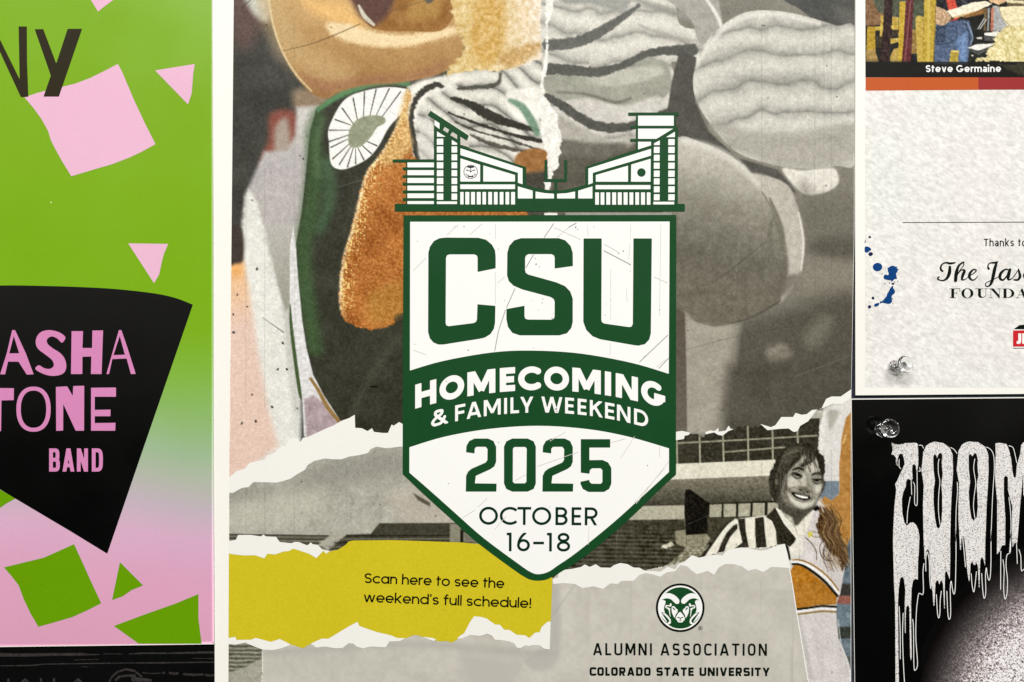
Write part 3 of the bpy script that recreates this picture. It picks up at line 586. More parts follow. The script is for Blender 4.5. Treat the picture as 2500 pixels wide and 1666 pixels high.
    cv.P([(1329, 520), (1361, 520), (1361, 530), (1329, 530)], (240, 238, 230), 2); cv.P([(1380, 519), (1640, 519), (1640, 530), (1380, 530)], (160, 158, 148), 3)
    # ================= lower picture : old stadium
    up = [(550, 1150), (983, 1010), (1650, 1040), (2100, 940), (2100, 1720), (550, 1720)]
    lo = Canvas(556, 940, 2088, 1700, 2, (176, 173, 160))
    lo.tex((556, 940, 2088, 1700), 9, 40, 3); lo.tex((556, 940, 2088, 1700), 7, 8, 5)
    lo.B([(560, 1195), (700, 1185), (780, 1130), (900, 1105), (990, 1100), (990, 1160), (850, 1180), (700, 1215), (560, 1235)], (150, 148, 138), 60, .8)
    lo.B([(560, 1235), (760, 1190), (800, 1240), (700, 1280), (560, 1290)], (196, 192, 176), 60, .7)
    lo.B([(960, 1200), (1100, 1230), (1160, 1280), (1000, 1280)], (196, 184, 170), 50, .6)
    lo.P([(1008, 1204), (1050, 1228), (1050, 1238), (1020, 1222)], (90, 86, 74), 6)
    lo.P([(560, 1304), (808, 1308), (808, 1312), (775, 1325), (800, 1345), (560, 1330)], speck((116, 112, 98), 14, 300, 4, sy=5), 3)
    for y in (1306, 1315, 1324): lo.L([(558, y), (800-(y-1306)*.7, y+3)], 3.2, (62, 60, 50), 3)
    lo.P([(808, 1306), (846, 1306), (800, 1330), (770, 1336)], (176, 172, 156), 6)
    lo.P([(905, 1304), (926, 1278), (1148, 1277), (1200, 1325), (800, 1345), (846, 1306)], speck((72, 70, 58), 9, 5, 6), 4)
    for i, y in enumerate((1309, 1317, 1326, 1336)): lo.L([(845-i*14, y), (1100, y-1)], 3, (44, 42, 36) if i % 2 == 0 else (118, 114, 98), 2.5)
    lo.P([(1098, 1280), (1124, 1280), (1124, 1325), (1098, 1325)], speck((142, 138, 120), 8, 5), 5); lo.P([(1124, 1296), (1131, 1296), (1131, 1325), (1124, 1325)], (36, 34, 30), 3)
    lo.P([(1131, 1300), (1170, 1300), (1170, 1325), (1131, 1325)], speck((128, 124, 108), 8, 5), 3)
    # right half
    R_ = lambda p: T(1600, 900, 3.136, p)
    lo.P(R_([(-400, 480), (1260, 380), (1260, 510), (1240, 700), (-400, 745)]), speck((64, 61, 52), 8, 5, 3), 3)
    lo.P([(1640, 1020), (1700, 1040), (1700, 1130), (1640, 1130)], (78, 74, 62), 14, .6)
    for x, y0, y1 in ((165, 480, 730), (340, 480, 722), (520, 480, 715), (710, 430, 706), (898, 440, 700), (1090, 440, 600)):
        lo.L(R_([(x-2, y0), (x+4, y1)]), 4.2, (166, 162, 142), 2.5)
    for p in (((150, 573), (710, 545), (1240, 514)), ((525, 642), (760, 622), (990, 604))): lo.L(R_(p), 3.8, (156, 152, 132), 2.5)
    lo.P(R_([(-400, 760), (157, 732), (935, 698), (900, 760), (870, 822), (130, 852), (-400, 880)]), speck((222, 218, 200), 5, 20), 3)
    lo.P(R_([(-500, 880), (130, 852), (880, 822), (900, 1030), (220, 1050), (-500, 1060)]), lambda X, Y: np.stack([np.interp(Y, [1165, 1195, 1235], v) for v in ([132, 112, 74], [128, 108, 72], [112, 94, 62])], -1)+fbm(X, Y, 5, 8)[..., None]*10, 4)
    lo.P(R_([(-500, 1064), (0, 1056), (222, 1048), (220, 1155), (-60, 1164), (-500, 1170)]), speck((178, 174, 154), 6, 8), 3)
    lo.P(R_([(-500, 1165), (222, 1155), (235, 1240), (640, 1140), (640, 1640), (-900, 1700), (-900, 1200)]), lambda X, Y: np.array((74, 71, 59.0))+(np.sin((Y-(X-1600)*0.02)*0.62)*15*np.clip((Y-1285)/30, 0.1, 1)+vnoise(X, Y, 6, 4)*24+vnoise(X, Y, 14, 5, 4)*22)[..., None], 4)
    N_ = lambda p: T(1587, 903, 3.056, p)
    lo.P(N_([(188, 1205), (262, 1195), (270, 1232), (480, 1228), (410, 1325), (272, 1330), (195, 1300)]), speck((146, 142, 120), 9, 5), 4)
    for x in (270, 395): lo.L(N_([(x, 1232), (x+3, 1330)]), 1.5, (104, 100, 84), 2)
    lo.P(N_([(272, 1328), (430, 1318), (390, 1385), (300, 1420), (210, 1500), (70, 1510), (150, 1440), (230, 1380)]), speck((150, 146, 124), 34, 5, 4), 4, 1, 2)
    for k in range(7): lo.L(N_([(170+k*12, 1470-k*22), (330+k*10, 1448-k*18)]), 1.6, (92, 88, 74), 2, .6)
    lo.P(N_([(80, 1330), (130, 1295), (165, 1285), (178, 1310), (120, 1335)]), speck((206, 202, 180), 22, 5), 3, 1, 2)
    lo.P(R_([(230, 930), (265, 925), (412, 1032), (416, 1145), (400, 1262), (236, 1278), (222, 1100)]), speck((40, 38, 33), 4, 6), 3)
    lo.P(R_([(400, 1035), (960, 1010), (960, 1140), (400, 1150)]), (46, 44, 38), 4)
    for a, b in ((418, 510), (526, 620), (638, 730), (748, 840), (862, 945)): lo.P(R_([(a, 1042-(a-418)*.03), (b, 1040-(a-418)*.03), (b-4, 1138-(a-418)*.02), (a-4, 1141-(a-418)*.02)]), speck((172, 168, 148), 6, 6), 2.5)
    lo.P(R_([(400, 1145), (660, 1138), (560, 1200), (440, 1330), (400, 1270)]), speck((78, 75, 62), 8, 8), 5)
    # ---- coloured strip at the right edge: white wall, ochre, blue
    F = lambda p: T(1840, 1060, 4.612, p); G = lambda p: T(1840, 1360, 5.123, p)
    lo.P([(2012, 1000), (2040, 985), (2090, 960), (2090, 1700), (1960, 1700), (1960, 1250), (1996, 1150), (2000, 1050)], speck((222, 218, 212), 4, 20), 2, 1, 1.5, 4)
    lo.B([(2022, 1005), (2048, 1005), (2040, 1030), (2026, 1050)], (168, 164, 152), 12, .8)
    lo.P(F([(690, 530), (964, 530), (964, 670), (900, 740), (690, 760)]), speck((124, 136, 146), 6, 6), 3)
    lo.L(F([(800, 468), (960, 470)]), 1, (196, 192, 186), 2)
    oc = speck((180, 132, 72), 14, 9, 4, (1, .9, .7))
    lo.P(F([(1110, -260), (1040, -180), (990, 60), (985, 180), (966, 330), (968, 640), (960, 680), (880, 750), (800, 700), (760, 760), (800, 1200), (1110, 1560), (1130, 800)]), oc, 2.5)
    lo.P(F([(1000, 120), (1030, 20), (1050, 0), (1020, 100)]), (236, 208, 140), 5)
    lo.P([(2052, 1390), (2066, 1340), (2078, 1310), (2092, 1290), (2092, 1700), (2030, 1700), (2040, 1500)], speck((108, 120, 128), 16, 8, 3), 3)
    for y0, y1, c in ((1426, 1456, (64, 62, 56)), (1456, 1475, (150, 98, 86)), (1530, 1560, (60, 64, 58)), (1604, 1640, (96, 100, 96))): lo.P([(2040, y0), (2090, y0), (2090, y1), (2040, y1)], speck(c, 12, 6, 6), 5, 1, 2)
    lo.P([(2045, 1478), (2090, 1478), (2090, 1530), (2045, 1530)], speck((118, 132, 140), 18, 9, 3), 5)
    # ---- printed person, black and white half: hair, face, striped shirt
    dk = (40, 37, 32)
    lo.P(R_([(360, 1450), (440, 1340), (520, 1230), (620, 1155), (800, 1130), (880, 1125), (1040, 1150), (1080, 1500), (700, 1560), (360, 1520)]), speck((226, 222, 206), 5, 20), 3)
    for p in ([(650, 1150), (655, 1185), (600, 1250), (570, 1310), (545, 1395), (495, 1392), (530, 1300), (570, 1220), (620, 1165)],
              [(655, 1115), (710, 1110), (715, 1200), (738, 1325), (700, 1330), (620, 1345), (690, 1290), (670, 1200)],
              [(785, 1108), (850, 1098), (858, 1200), (874, 1350), (820, 1362), (795, 1350), (785, 1230)],
              [(865, 1100), (935, 1028), (960, 1060), (1000, 1140), (1092, 1260), (1080, 1290), (1050, 1325), (1010, 1302), (948, 1310), (940, 1200), (912, 1130)]): lo.P(N_(p), speck((58, 55, 47), 8, 4), 2.5)
    lo.L(N_([(640, 1118, 3), (560, 1190, 4), (430, 1390, 7)]), 4, (236, 232, 216), 2.5)
    lo.L(N_([(600, 1128, 3), (520, 1220, 5), (400, 1392, 6)]), 4, (54, 51, 43), 3)
    lo.P(N_([(935, 1028), (972, 1045), (1020, 1120), (1078, 1152), (1110, 1110), (1180, 1060), (1262, 1045), (1272, 1100), (1185, 1200), (1150, 1385), (1078, 1390), (1040, 1330), (1080, 1290), (1092, 1260), (1000, 1150)]), speck((228, 224, 210), 6, 8), 2.5)
    lo.L(N_([(1020, 1100, 2), (1078, 1165, 3), (1100, 1230, 2)]), 2, (150, 146, 132), 4, .7); lo.L(N_([(1150, 1100), (1150, 1370)]), 2, (182, 178, 164), 3, .7)
    # uniform of the colour half
    lo.P([(1935, 1362), (1965, 1310), (1985, 1255), (2005, 1215), (2040, 1300), (2066, 1370), (2052, 1450), (2040, 1480), (2048, 1560), (2070, 1610), (2078, 1640), (2078, 1700), (1900, 1700), (1900, 1400)], speck((212, 206, 202), 5, 30, 2), 3)
    lo.P(F([(345, 1215), (395, 1270), (440, 1500), (400, 1500)]), (44, 42, 38), 3)
    lo.P(F([(500, 1200), (560, 1140), (555, 1360), (480, 1380), (400, 1300)]), (226, 222, 210), 4)
    lo.P(G([(400, 60), (500, 20), (490, 180), (440, 200)]), (212, 208, 200), 4)
    lo.P(G([(455, 190), (500, 110), (590, 100), (700, 180), (850, 300), (960, 400), (1050, 490), (1030, 600), (800, 605), (530, 660)]), speck((178, 122, 50), 11, 7, 3, (1, .9, .6)), 3)
    for p, w, c in (([(490, 90), (590, 98), (730, 180), (880, 300), (980, 410), (1050, 490)], 6.5, (44, 44, 36)), ([(480, 66), (590, 72), (740, 140), (890, 258), (1000, 370), (1068, 460)], 5.5, (244, 242, 236)), ([(500, 40), (600, 45), (750, 110), (900, 220), (1000, 330), (1062, 420)], 3.6, (160, 120, 52)),
                    ([(530, 660), (700, 640), (850, 618), (1030, 628)], 5.5, (38, 38, 30)), ([(535, 690), (700, 668), (850, 650), (1030, 658)], 4.6, (246, 244, 240)), ([(540, 722), (700, 702), (850, 684), (1030, 690)], 4.2, (148, 118, 62))):
        lo.L(G(p), w, c, 2)
    lo.L(G([(570, 760), (620, 1000), (680, 1300), (720, 1500)]), 9, (186, 180, 176), 12, .7); lo.L(G([(740, 900), (800, 1100), (860, 1500)]), 10, (194, 188, 182), 14, .6)
    lo.L(G([(1060, 800), (1100, 1100), (1190, 1350), (1210, 1560)]), 2.5, (236, 234, 230), 3, .7)
    lo.B(F([(610, 1120), (640, 1100), (665, 1115), (660, 1150), (625, 1165)]), (206, 196, 96), 2.5)
    lo.L(F([(660, 1100), (700, 1105), (750, 1130), (745, 1160), (690, 1162), (655, 1145)]), 1.6, (126, 112, 66), 1.5)
    # long brown hair
    hb = lambda X, Y: np.array((82, 62, 46.0))+(vnoise(X+Y*-0.4+6*np.sin(Y/17), Y*0.16, 3.2, 5)*74)[..., None]*np.array((1.1, .95, .75))
    lo.P(F([(745, 790), (790, 830), (880, 860), (930, 960), (990, 1180), (1060, 1290), (1075, 1400), (1000, 1540), (960, 1400), (860, 1330), (760, 1160), (700, 1030), (740, 940)]), hb, 5, 1, 2.5, 5)
    rr = np.random.RandomState(5)
    for k in range(64):
        t = rr.rand(); x0 = 730+t*200; sw = rr.rand()*150-50
        c = [(150, 122, 76), (60, 42, 32), (196, 170, 116), (112, 86, 56)][rr.randint(4)]
        lo.L(F([(x0, 780+rr.rand()*240), (x0+50+rr.rand()*30, 960+rr.rand()*40), (x0+10+sw*.4, 1100+rr.rand()*40), (x0+90+sw*.6, 1220+rr.rand()*50), (x0+70+sw, 1350+rr.rand()*60), (x0+130+sw, 1440+rr.rand()*120)]), 0.9+rr.rand()*0.7, c, 1.8, .5, n=4)
    for p in ([(800, 1180), (750, 1260), (760, 1360), (820, 1425), (890, 1430)], [(830, 1220), (790, 1290), (800, 1380), (850, 1420)], [(870, 1290), (930, 1340), (990, 1420), (1000, 1540)], [(590, 1170), (660, 1240), (705, 1320), (712, 1420)], [(880, 900), (910, 960), (880, 1000)]): lo.L(F(p), 2.2, (84, 66, 44), 2, .9)
    lo.L(F([(740, 720), (760, 760), (800, 800), (850, 800)]), 5, (190, 160, 124), 4, .8); lo.L(F([(745, 760), (770, 830), (790, 880)]), 3, (226, 214, 196), 3, .8)
    # face
    lo.P(F([(345, 160), (480, 110), (620, 110), (720, 170), (770, 240), (800, 270), (800, 430), (790, 520), (720, 560), (660, 560), (640, 700), (300, 790), (240, 770), (200, 700), (165, 520), (185, 450), (230, 350), (270, 270)]), speck((58, 55, 47), 8, 6, 3), 3, 1, 2, 5)
    lo.B(F([(380, 170), (480, 130), (560, 160), (480, 230), (380, 330), (300, 330), (330, 240)]), speck((92, 88, 76), 8, 5), 12, .8)
    lo.L(F([(330, 260), (420, 210), (520, 190)]), 3, (120, 116, 100), 5, .6); lo.L(F([(300, 340), (390, 280), (500, 240)]), 3, (104, 100, 86), 5, .6)
    lo.P(F([(250, 760), (330, 560), (420, 400), (760, 430), (760, 640), (700, 820), (560, 950), (500, 1030), (465, 1030), (440, 940), (330, 880)]), (88, 84, 74), 6)
    face = smooth([(342, 500), (400, 420), (480, 330), (560, 260), (640, 262), (705, 250), (735, 330), (765, 430), (778, 520), (790, 560), (775, 650), (735, 720), (690, 800), (600, 850), (500, 838), (400, 790), (330, 720), (322, 600)], 5, True)
    lo.P(F(face), speck((156, 152, 138), 6, 7, 3), 6)
    lo.B(F([(322, 600), (345, 500), (400, 560), (400, 680), (440, 790), (500, 850), (420, 830), (330, 740)]), (118, 114, 102), 12, .8)
    lo.B(F([(330, 800), (440, 850), (560, 860), (680, 830), (560, 950), (490, 1010), (450, 950)]), (84, 81, 71), 10, .9)
    for p, c, s, a in (([(590, 400), (700, 290), (735, 400), (690, 430), (620, 440)], (208, 204, 190), 10, .9), ([(370, 520), (430, 480), (500, 520), (510, 580), (430, 610), (370, 580)], (202, 198, 184), 12, .9),
                       ([(690, 580), (750, 570), (770, 610), (730, 660), (690, 650)], (206, 202, 188), 10, .9), ([(540, 470), (590, 440), (600, 560), (580, 600), (540, 580)], (196, 192, 178), 8, .9),
                       ([(390, 660), (410, 740), (470, 800), (560, 830), (650, 800), (690, 740), (640, 770), (540, 770), (450, 730)], (216, 212, 198), 9, .95), ([(540, 250), (600, 230), (585, 300), (530, 320)], (192, 188, 174), 6, .9)):
        lo.B(F(p), c, s, a)
    lo.L(F([(500, 300, 10/4.6), (560, 250, 40/4.6), (600, 220, 50/4.6), (640, 260, 50/4.6), (600, 320, 36/4.6), (540, 360, 30/4.6)]), 8, (66, 63, 54), 5, 1, 1.5, 4)
    lo.P(F([(560, 170), (700, 190), (710, 250), (660, 320), (600, 350), (530, 365), (560, 320), (600, 260), (540, 220)]), speck((58, 55, 47), 6, 5), 5)
    lo.L(F([(575, 240, 3), (550, 280, 6), (525, 320, 3)]), 4, (186, 182, 168), 4)
    lo.P(F([(700, 190), (780, 250), (800, 330), (795, 460), (765, 470), (740, 380), (715, 290)]), (52, 49, 42), 4, 1, 1.5, 5)
    lo.L(F([(445, 405, 4), (500, 386, 6.5), (560, 402, 5)]), 4, (50, 47, 40), 4)              # eyebrows
    lo.L(F([(662, 462, 4), (700, 446, 6), (740, 446, 6), (775, 466, 4)]), 4, (62, 59, 50), 4)
    lo.L(F([(435, 440, 2.5), (480, 446, 5.5), (530, 470, 5)]), 4, (42, 39, 33), 2.5)           # eyes
    lo.L(F([(440, 470, 3), (490, 500, 4.5), (545, 486, 3)]), 2, (84, 80, 70), 4); lo.L(F([(430, 455, 5), (480, 452, 8), (540, 475, 5)]), 4, (70, 66, 57), 5, .7)
    lo.E(*F([(500, 462)])[0], 5.5, 3.2, (26, 24, 20), .2, 2.5)
    lo.L(F([(665, 515, 2.5), (710, 518, 5), (762, 512, 4)]), 4, (40, 37, 31), 2.5)
    lo.L(F([(665, 535, 3), (715, 562, 4), (760, 545, 3)]), 2, (84, 80, 70), 4); lo.L(F([(660, 512, 4), (710, 520, 8), (765, 516, 5)]), 4, (72, 68, 59), 5, .7)
    lo.E(*F([(715, 522)])[0], 5, 3, (26, 24, 20), .1, 2.5)
    lo.L(F([(600, 470, 2), (612, 540, 3), (625, 600, 4)]), 3, (142, 138, 124), 6, .8)           # nose
    lo.B(F([(500, 605), (560, 590), (625, 620), (635, 665), (570, 672), (505, 655)]), (112, 107, 94), 8, .85)
    lo.E(*F([(530, 632)])[0], 3, 1.8, (44, 41, 35), .2, 2); lo.E(*F([(605, 655)])[0], 3, 1.8, (44, 41, 35), .2, 2)
    lo.L(F([(470, 600, 2), (410, 620, 4), (405, 660, 3)]), 3, (108, 104, 92), 5, .8); lo.L(F([(650, 640, 2), (668, 690, 3.5), (650, 740, 3)]), 3, (104, 100, 88), 5, .8)
    lo.P(F(smooth([(425, 655), (480, 668), (560, 690), (640, 705), (635, 738), (580, 750), (510, 732), (450, 700)], 4, True)), (38, 35, 30), 2.5)
    lo.P(F(smooth([(470, 680), (530, 692), (610, 710), (600, 728), (545, 722), (490, 702)], 4, True)), (240, 238, 228), 2)
    lo.L(F([(425, 650, 2), (500, 662, 3), (640, 696, 2)]), 2, (98, 92, 82), 3); lo.L(F([(470, 735, 2), (550, 765, 4), (620, 755, 2)]), 3, (128, 122, 110), 4, .8)
    lo.P(F([(665, 850), (720, 800), (750, 850), (700, 870)]), (34, 32, 27), 3)
    lo.E(*F([(262, 535)])[0], 4.5, 7, (136, 132, 118), .1, 4)                                      # ear
    hs = np.random.RandomState(9)
    for k in range(60):
        t = hs.rand(); x0, y0 = 330+t*360, 140+abs(t-.5)*120+hs.rand()*60; g_ = hs.randint(44, 128)
        lo.L(F([(x0, y0), (x0-50+t*60+hs.rand()*20, y0+90+hs.rand()*40), (x0-90+t*150, y0+170+hs.rand()*90)] if t > .35 else [(x0, y0+60), (x0-70, y0+210), (x0-90+hs.rand()*30, y0+380+hs.rand()*120)]), 1.4, (g_, g_-4, g_-14), 1.5, .55, n=4)
    q = lo.win((1560, 1000, 2012, 1420)); m_ = lo.C[q].mean(-1, keepdims=True); g_ = vnoise(lo.X[q], lo.Y[q], 2.6, 3)*26+vnoise(lo.X[q], lo.Y[q], 4.5, 8)*22
    lo.C[q] = (lo.C[q]-118)*1.07+116+g_[..., None]*(0.45+0.55*np.clip(1-np.abs(m_-120)/120, 0, 1))
    # ragged join beside the head
    lo.L(F([(770, 490, 5), (790, 560, 8), (770, 650, 6), (745, 700, 5)]), 4, speck((70, 64, 54), 20, 3), 4, .8, 2, 3)
    # bottom-left scrap of grandstand and the plain panel are separate prints
    lo.P([(556, 1570), (640, 1570), (640, 1700), (556, 1700)], lambda X, Y: np.array((122, 120, 104.0))+(np.sin((Y+vnoise(X, Y, 16, 3)*3)*0.62)*34+vnoise(X, Y, 6, 5, 3)*30)[..., None], 2)
    lo.P([(556, 1645), (600, 1628), (640, 1608), (640, 1700), (556, 1700)], speck((168, 166, 152), 8, 8), 5)
    for c in (cv, lo): c.C += (vnoise(c.X, c.Y, 3.1, 51)*15+vnoise(c.X, c.Y, 6, 53)*9)[..., None]; c.C = (c.C-120)*1.05+119
    # wear: scratches and pin specks over all of it
    rs = np.random.RandomState(11)
    for c in (cv, lo):
        for k in range(34):
            x, y = 570+rs.rand()*1500, (rs.rand()*1050 if c is cv else 1100+rs.rand()*300); L_ = 20+rs.rand()*160; a = rs.choice([1.57, 1.57, -0.35, -0.8, 0.5])+rs.randn()*.05
            c.L([(x, y), (x+cos(a)*L_, y+sin(a)*L_)], 1.1, (96, 92, 82) if rs.rand() < .7 else (214, 210, 200), 2, .28)
        for k in range(40):
            x, y = 570+rs.rand()*1500, (rs.rand()*1050 if c is cv else 1100+rs.rand()*560); c.E(x, y, 1.3+rs.rand(), 1.2+rs.rand()*1.5, (44, 42, 38), rs.rand()*3, 1.5, .7)
        for x in (600, 645, 718, 1218, 1860, 1990, 2012, 2030): c.L([(x, 60 if c is cv else 1100), (x+rs.randn(), 1000 if c is cv else 1500)], 1.2, (84, 80, 72), 3, .2)
    cv.L([(588, 20, 2), (615, -4, 2)], 2, (70, 56, 40), 2); cv.L([(690, 124, 1), (775, 102, 2), (880, 58, 2.2)], 2, (96, 74, 46), 2, .9); cv.L([(950, 29, 1.5), (1036, 2, 1.5)], 2, (110, 88, 54), 2, .8)
    cv.L([(1740, 690, 1), (1790, 655, 1.6), (1870, 590, 1)], 1.5, (70, 66, 58), 2, .8); cv.L([(1655, 860, 1), (1830, 815, 1.4), (2080, 776, 1)], 1.5, (70, 66, 58), 2, .5)
    cv.E(740, 388, 2.2, 2.2, (20, 20, 18), 0, 1.5); cv.E(912, 945, 9, 2.2, (14, 14, 12), 0, 1.5)
    for x, y in ((569, 768), (570, 812), (579, 720), (615, 964), (664, 994), (624, 1029), (590, 1034), (678, 902), (700, 902), (690, 838), (627, 657), (603, 749)): cv.E(x, y, 2+rs.rand()*1.5, 2+rs.rand()*2.5, (34, 32, 30), rs.rand()*3, 1.5, .9)
    cv.L([(640, 775, .8), (692, 812, 3)], 2, (110, 108, 104), 2, .9)
    return cv, lo

def centre_poster():
    r = thing('homecoming_poster', 'large torn-collage poster with a dark green shield, white band lettering and a yellow strip', 'poster')
    h = 0.0009
    sheet('paper_sheet', [(517, -300), (2088, -300), (2086.5, 560), (2079, 970), (2078.5, 2000), (524, 2000), (523.5, 1573), (521, 1120), (520.5, 560), (517.2, 0)], h, 0.0003, paper, r)
    cv, lo = centre_picture()
    # snap picture borders to the printed frame
    for c in (cv, lo):
        L = np.interp(c.y, [-40, 0, 560, 1120, 1700], [570.5, 570.3, 565, 559.6, 557])[:, None]; Rr = np.interp(c.y, [-40, 0, 560, 970, 1700], [2087, 2087, 2085.5, 2078.2, 2077.6])[:, None]
        c.MX, c.MY = c.X.copy(), c.Y.copy(); c.X = np.clip(c.X, L, Rr)
    # the line where the upper picture is torn off
    tl = [(520, 1180), (561, 1165), (576, 1151), (597, 1145), (608, 1131), (647, 1122), (651, 1113), (672, 1106), (674, 1103), (683, 1092), (697, 1089), (704, 1072), (726, 1070), (733, 1080), (740, 1069), (751, 1068), (772, 1058), (797, 1046), (815, 1039), (833, 1028), (852.5, 1021), (866, 1013), (867, 1045), (883, 1046), (897, 1053), (908, 1046), (913, 1055), (933, 1057.5), (947, 1057.5), (956, 1037), (961, 1040), (974, 1031), (986, 1037)]
    R_ = lambda p: T(1600, 900, 3.136, p)
    tr = [(1300, 1060), (1640, 1060)]+R_([(157, 487), (205, 480), (268, 492), (330, 495), (350, 512), (366, 522), (385, 487), (420, 475), (455, 480), (483, 457), (485, 485), (540, 475), (562, 437), (577, 462), (600, 465), (620, 445), (640, 433), (655, 440), (700, 431), (718, 432), (740, 448), (760, 438), (790, 445), (805, 425), (885, 450), (920, 435), (965, 372), (1055, 372), (1075, 340), (1120, 355), (1160, 350), (1200, 318), (1270, 312), (1310, 232), (1350, 215), (1420, 215), (1500, 160), (1560, 120)])
    upper = tl+[(1000, 1050)]+tr+[(2120, -60), (520, -60)]
    um = sd_poly(cv.MX, cv.MY, upper) < 0; ch = np.zeros_like(um); ch[:] = um
    grow = sd_poly(cv.MX, cv.MY, upper) < 1.4
    sel = {'n': 0}
    cv.sheets(h+2*EPS, photo, r, [('collage_picture', grow)])
    person = T(1600, 900, 3.136, [(350, 1455), (440, 1335), (520, 1225), (620, 1150), (860, 1120), (920, 1060), (870, 1000), (862, 850), (880, 780), (940, 640), (1060, 575), (1180, 570), (1260, 640), (1300, 700), (1300, 800), (1290, 940), (1320, 1010), (1400, 1100), (1440, 1250), (1480, 1400), (1430, 1560), (1395, 1700), (1400, 1950), (1480, 2230), (1490, 2500), (1000, 2500), (1000, 1500), (350, 1560)])
    pm = sd_poly(lo.MX, lo.MY, person) < 0
    out = lo.sheets(h+EPS, photo, r, [('printed_person', pm), ('stadium_picture', None)])
    for o in out:
        if o.name.startswith('printed_person'): o['label'] = 'printed picture of a smiling person with dark hair and a striped shirt'
    # torn white paper edges
    def part(name, pts, m, k, st=1.0, holes=(), clip=None):
        s = shape_of(pts, st)
        for q in holes: s.poly(q, True)
        if clip: s.clip(clip)
        return s.mesh(name, h+k*EPS, m, r)
    frame = [(570.3, 0), (565, 560), (559.6, 1120), (557, 1700), (2077.6, 1700), (2078.2, 970), (2085.5, 560), (2087, 0), (2087, -60), (570.5, -60)]
    low = [(1000, 1092), (976, 1091), (954, 1094), (940, 1094.6), (918.6, 1091), (904, 1097.5), (901, 1103), (897, 1107), (876, 1112), (854, 1115), (833, 1122), (812, 1122), (793.6, 1120), (767, 1126), (751, 1136), (745, 1147), (726, 1158), (708, 1170), (676, 1179), (618.6, 1177.4), (606, 1190), (590, 1192), (568.6, 1204), (561, 1204), (530, 1210)]
    part('torn_edge', tl+[(1000, 1040)]+low, off_white, 3, clip=frame)
    part('torn_edge', R_([(150, 487), (205, 478), (268, 492), (255, 510), (225, 515), (220, 540), (150, 552)]), off_white, 3, .8)
    part('torn_edge', R_([(385, 487), (420, 475), (455, 480), (483, 455), (485, 485), (540, 475), (562, 437), (577, 462), (600, 465), (560, 480), (515, 515), (480, 508), (450, 490), (385, 505)]), off_white, 3, .8)
    part('torn_edge', R_([(805, 425), (885, 450), (920, 435), (965, 372), (1055, 372), (1075, 340), (1120, 355), (1160, 350), (1200, 318), (1270, 312), (1310, 232), (1350, 215), (1420, 215), (1500, 160), (1540, 130), (1540, 215), (1500, 227), (1430, 275), (1360, 270), (1310, 292), (1235, 320), (1205, 360), (1170, 405), (1110, 440), (1090, 480), (1060, 487), (1020, 460), (960, 462), (860, 473)]), off_white, 3, .8, clip=frame)
    # grey panel with its torn top
    H5 = lambda p: T(1300, 1300, 3.361, p); K7 = lambda p: T(1000, 1280, 4.0625, p); D = lambda p: T(540, 1106, 2.8, p)
    gp = Canvas(556, 1300, 2040, 1700, 3, (202, 198, 186)); gp.tex((556, 1300, 2040, 1700), 6, 60, 3); gp.tex((556, 1300, 2040, 1700), 4, 9, 7)
    gp.B([(1330, 1420), (1362, 1420), (1366, 1600), (1320, 1640), (1280, 1610), (1340, 1560)], (180, 176, 170), 20, .65)
    gp.B([(640, 1590), (900, 1570), (1100, 1570), (1330, 1590), (1340, 1600), (1200, 1600), (1000, 1580), (700, 1600), (640, 1600)], (178, 174, 166), 22, .6)
    gp.B([(1130, 1600), (1260, 1620), (1240, 1680), (1150, 1690)], (190, 187, 178), 40, .8)
    for x in (1540, 1612, 1712, 1858, 1934): gp.L([(x, 1420), (x+3, 1690)], 1.6, (176, 172, 162), 3, .5)
    gp.L([(1345, 1510), (1430, 1390)], 1.4, (160, 158, 150), 2, .8); gp.L([(1260, 1650), (1300, 1570)], 1.2, (170, 168, 160), 2, .6); gp.L([(1932, 1580, 3), (1934, 1700, 4)], 3, (176, 172, 162), 6, .6)
    gp.MX, gp.MY = gp.X, gp.Y
    gpoly = [(640, 1588), (638, 1700)]+G_([(690, 1600), (640, 1300), (580, 930), (540, 700), (500, 440), (460, 200), (440, 130)])+H5([(2040, 100), (1960, 120), (1600, 150), (1300, 230), (900, 320), (500, 290), (250, 310), (165, 385)])+[(1330, 1420), (1200, 1500), (900, 1520), (700, 1560)]
    gi = sd_poly(gp.X, gp.Y, gpoly) < 0; grey_mask = gi.copy(); grey_mask[:-1, :-1] |= gi[1:, :-1] | gi[:-1, 1:] | gi[1:, 1:]
    
    gp.X, gp.Y = snap(gp, gpoly)
    gp.sheets(h+2*EPS, plain, r, [('grey_panel', grey_mask)])
    Shape(1855, 1380, 1990, 1680, .8).path(G_([(445, 150), (460, 200), (500, 440), (540, 700), (580, 930), (640, 1300), (692, 1600)]), 2.6).mesh('torn_edge', h+3*EPS, off_white, r)
    part('torn_edge', H5([(165, 385), (210, 372), (215, 340), (260, 310), (330, 300), (400, 285), (430, 265), (470, 285), (520, 263), (560, 290), (640, 292), (670, 270), (720, 253), (780, 262), (830, 290), (880, 292), (920, 316), (1000, 320), (1050, 324), (1110, 285), (1170, 305), (1200, 262), (1250, 240), (1310, 188), (1370, 210), (1440, 192), (1510, 185), (1560, 192), (1590, 155), (1650, 135), (1720, 125), (1780, 135), (1870, 152), (1925, 145), (2010, 108), (2072, 95), (2095, 180), (2118, 296), (2050, 290), (1960, 285), (1895, 328), (1830, 300), (1770, 318), (1720, 280), (1650, 262), (1580, 262), (1530, 290), (1490, 350), (1440, 318), (1350, 345), (1300, 310), (1270, 280), (1215, 270), (1170, 320), (1100, 330), (1050, 366), (1000, 350), (930, 335), (880, 350), (830, 398), (730, 400), (700, 425), (640, 420), (580, 465), (500, 445), (410, 458), (350, 425), (250, 418), (170, 425)]), off_white, 3)
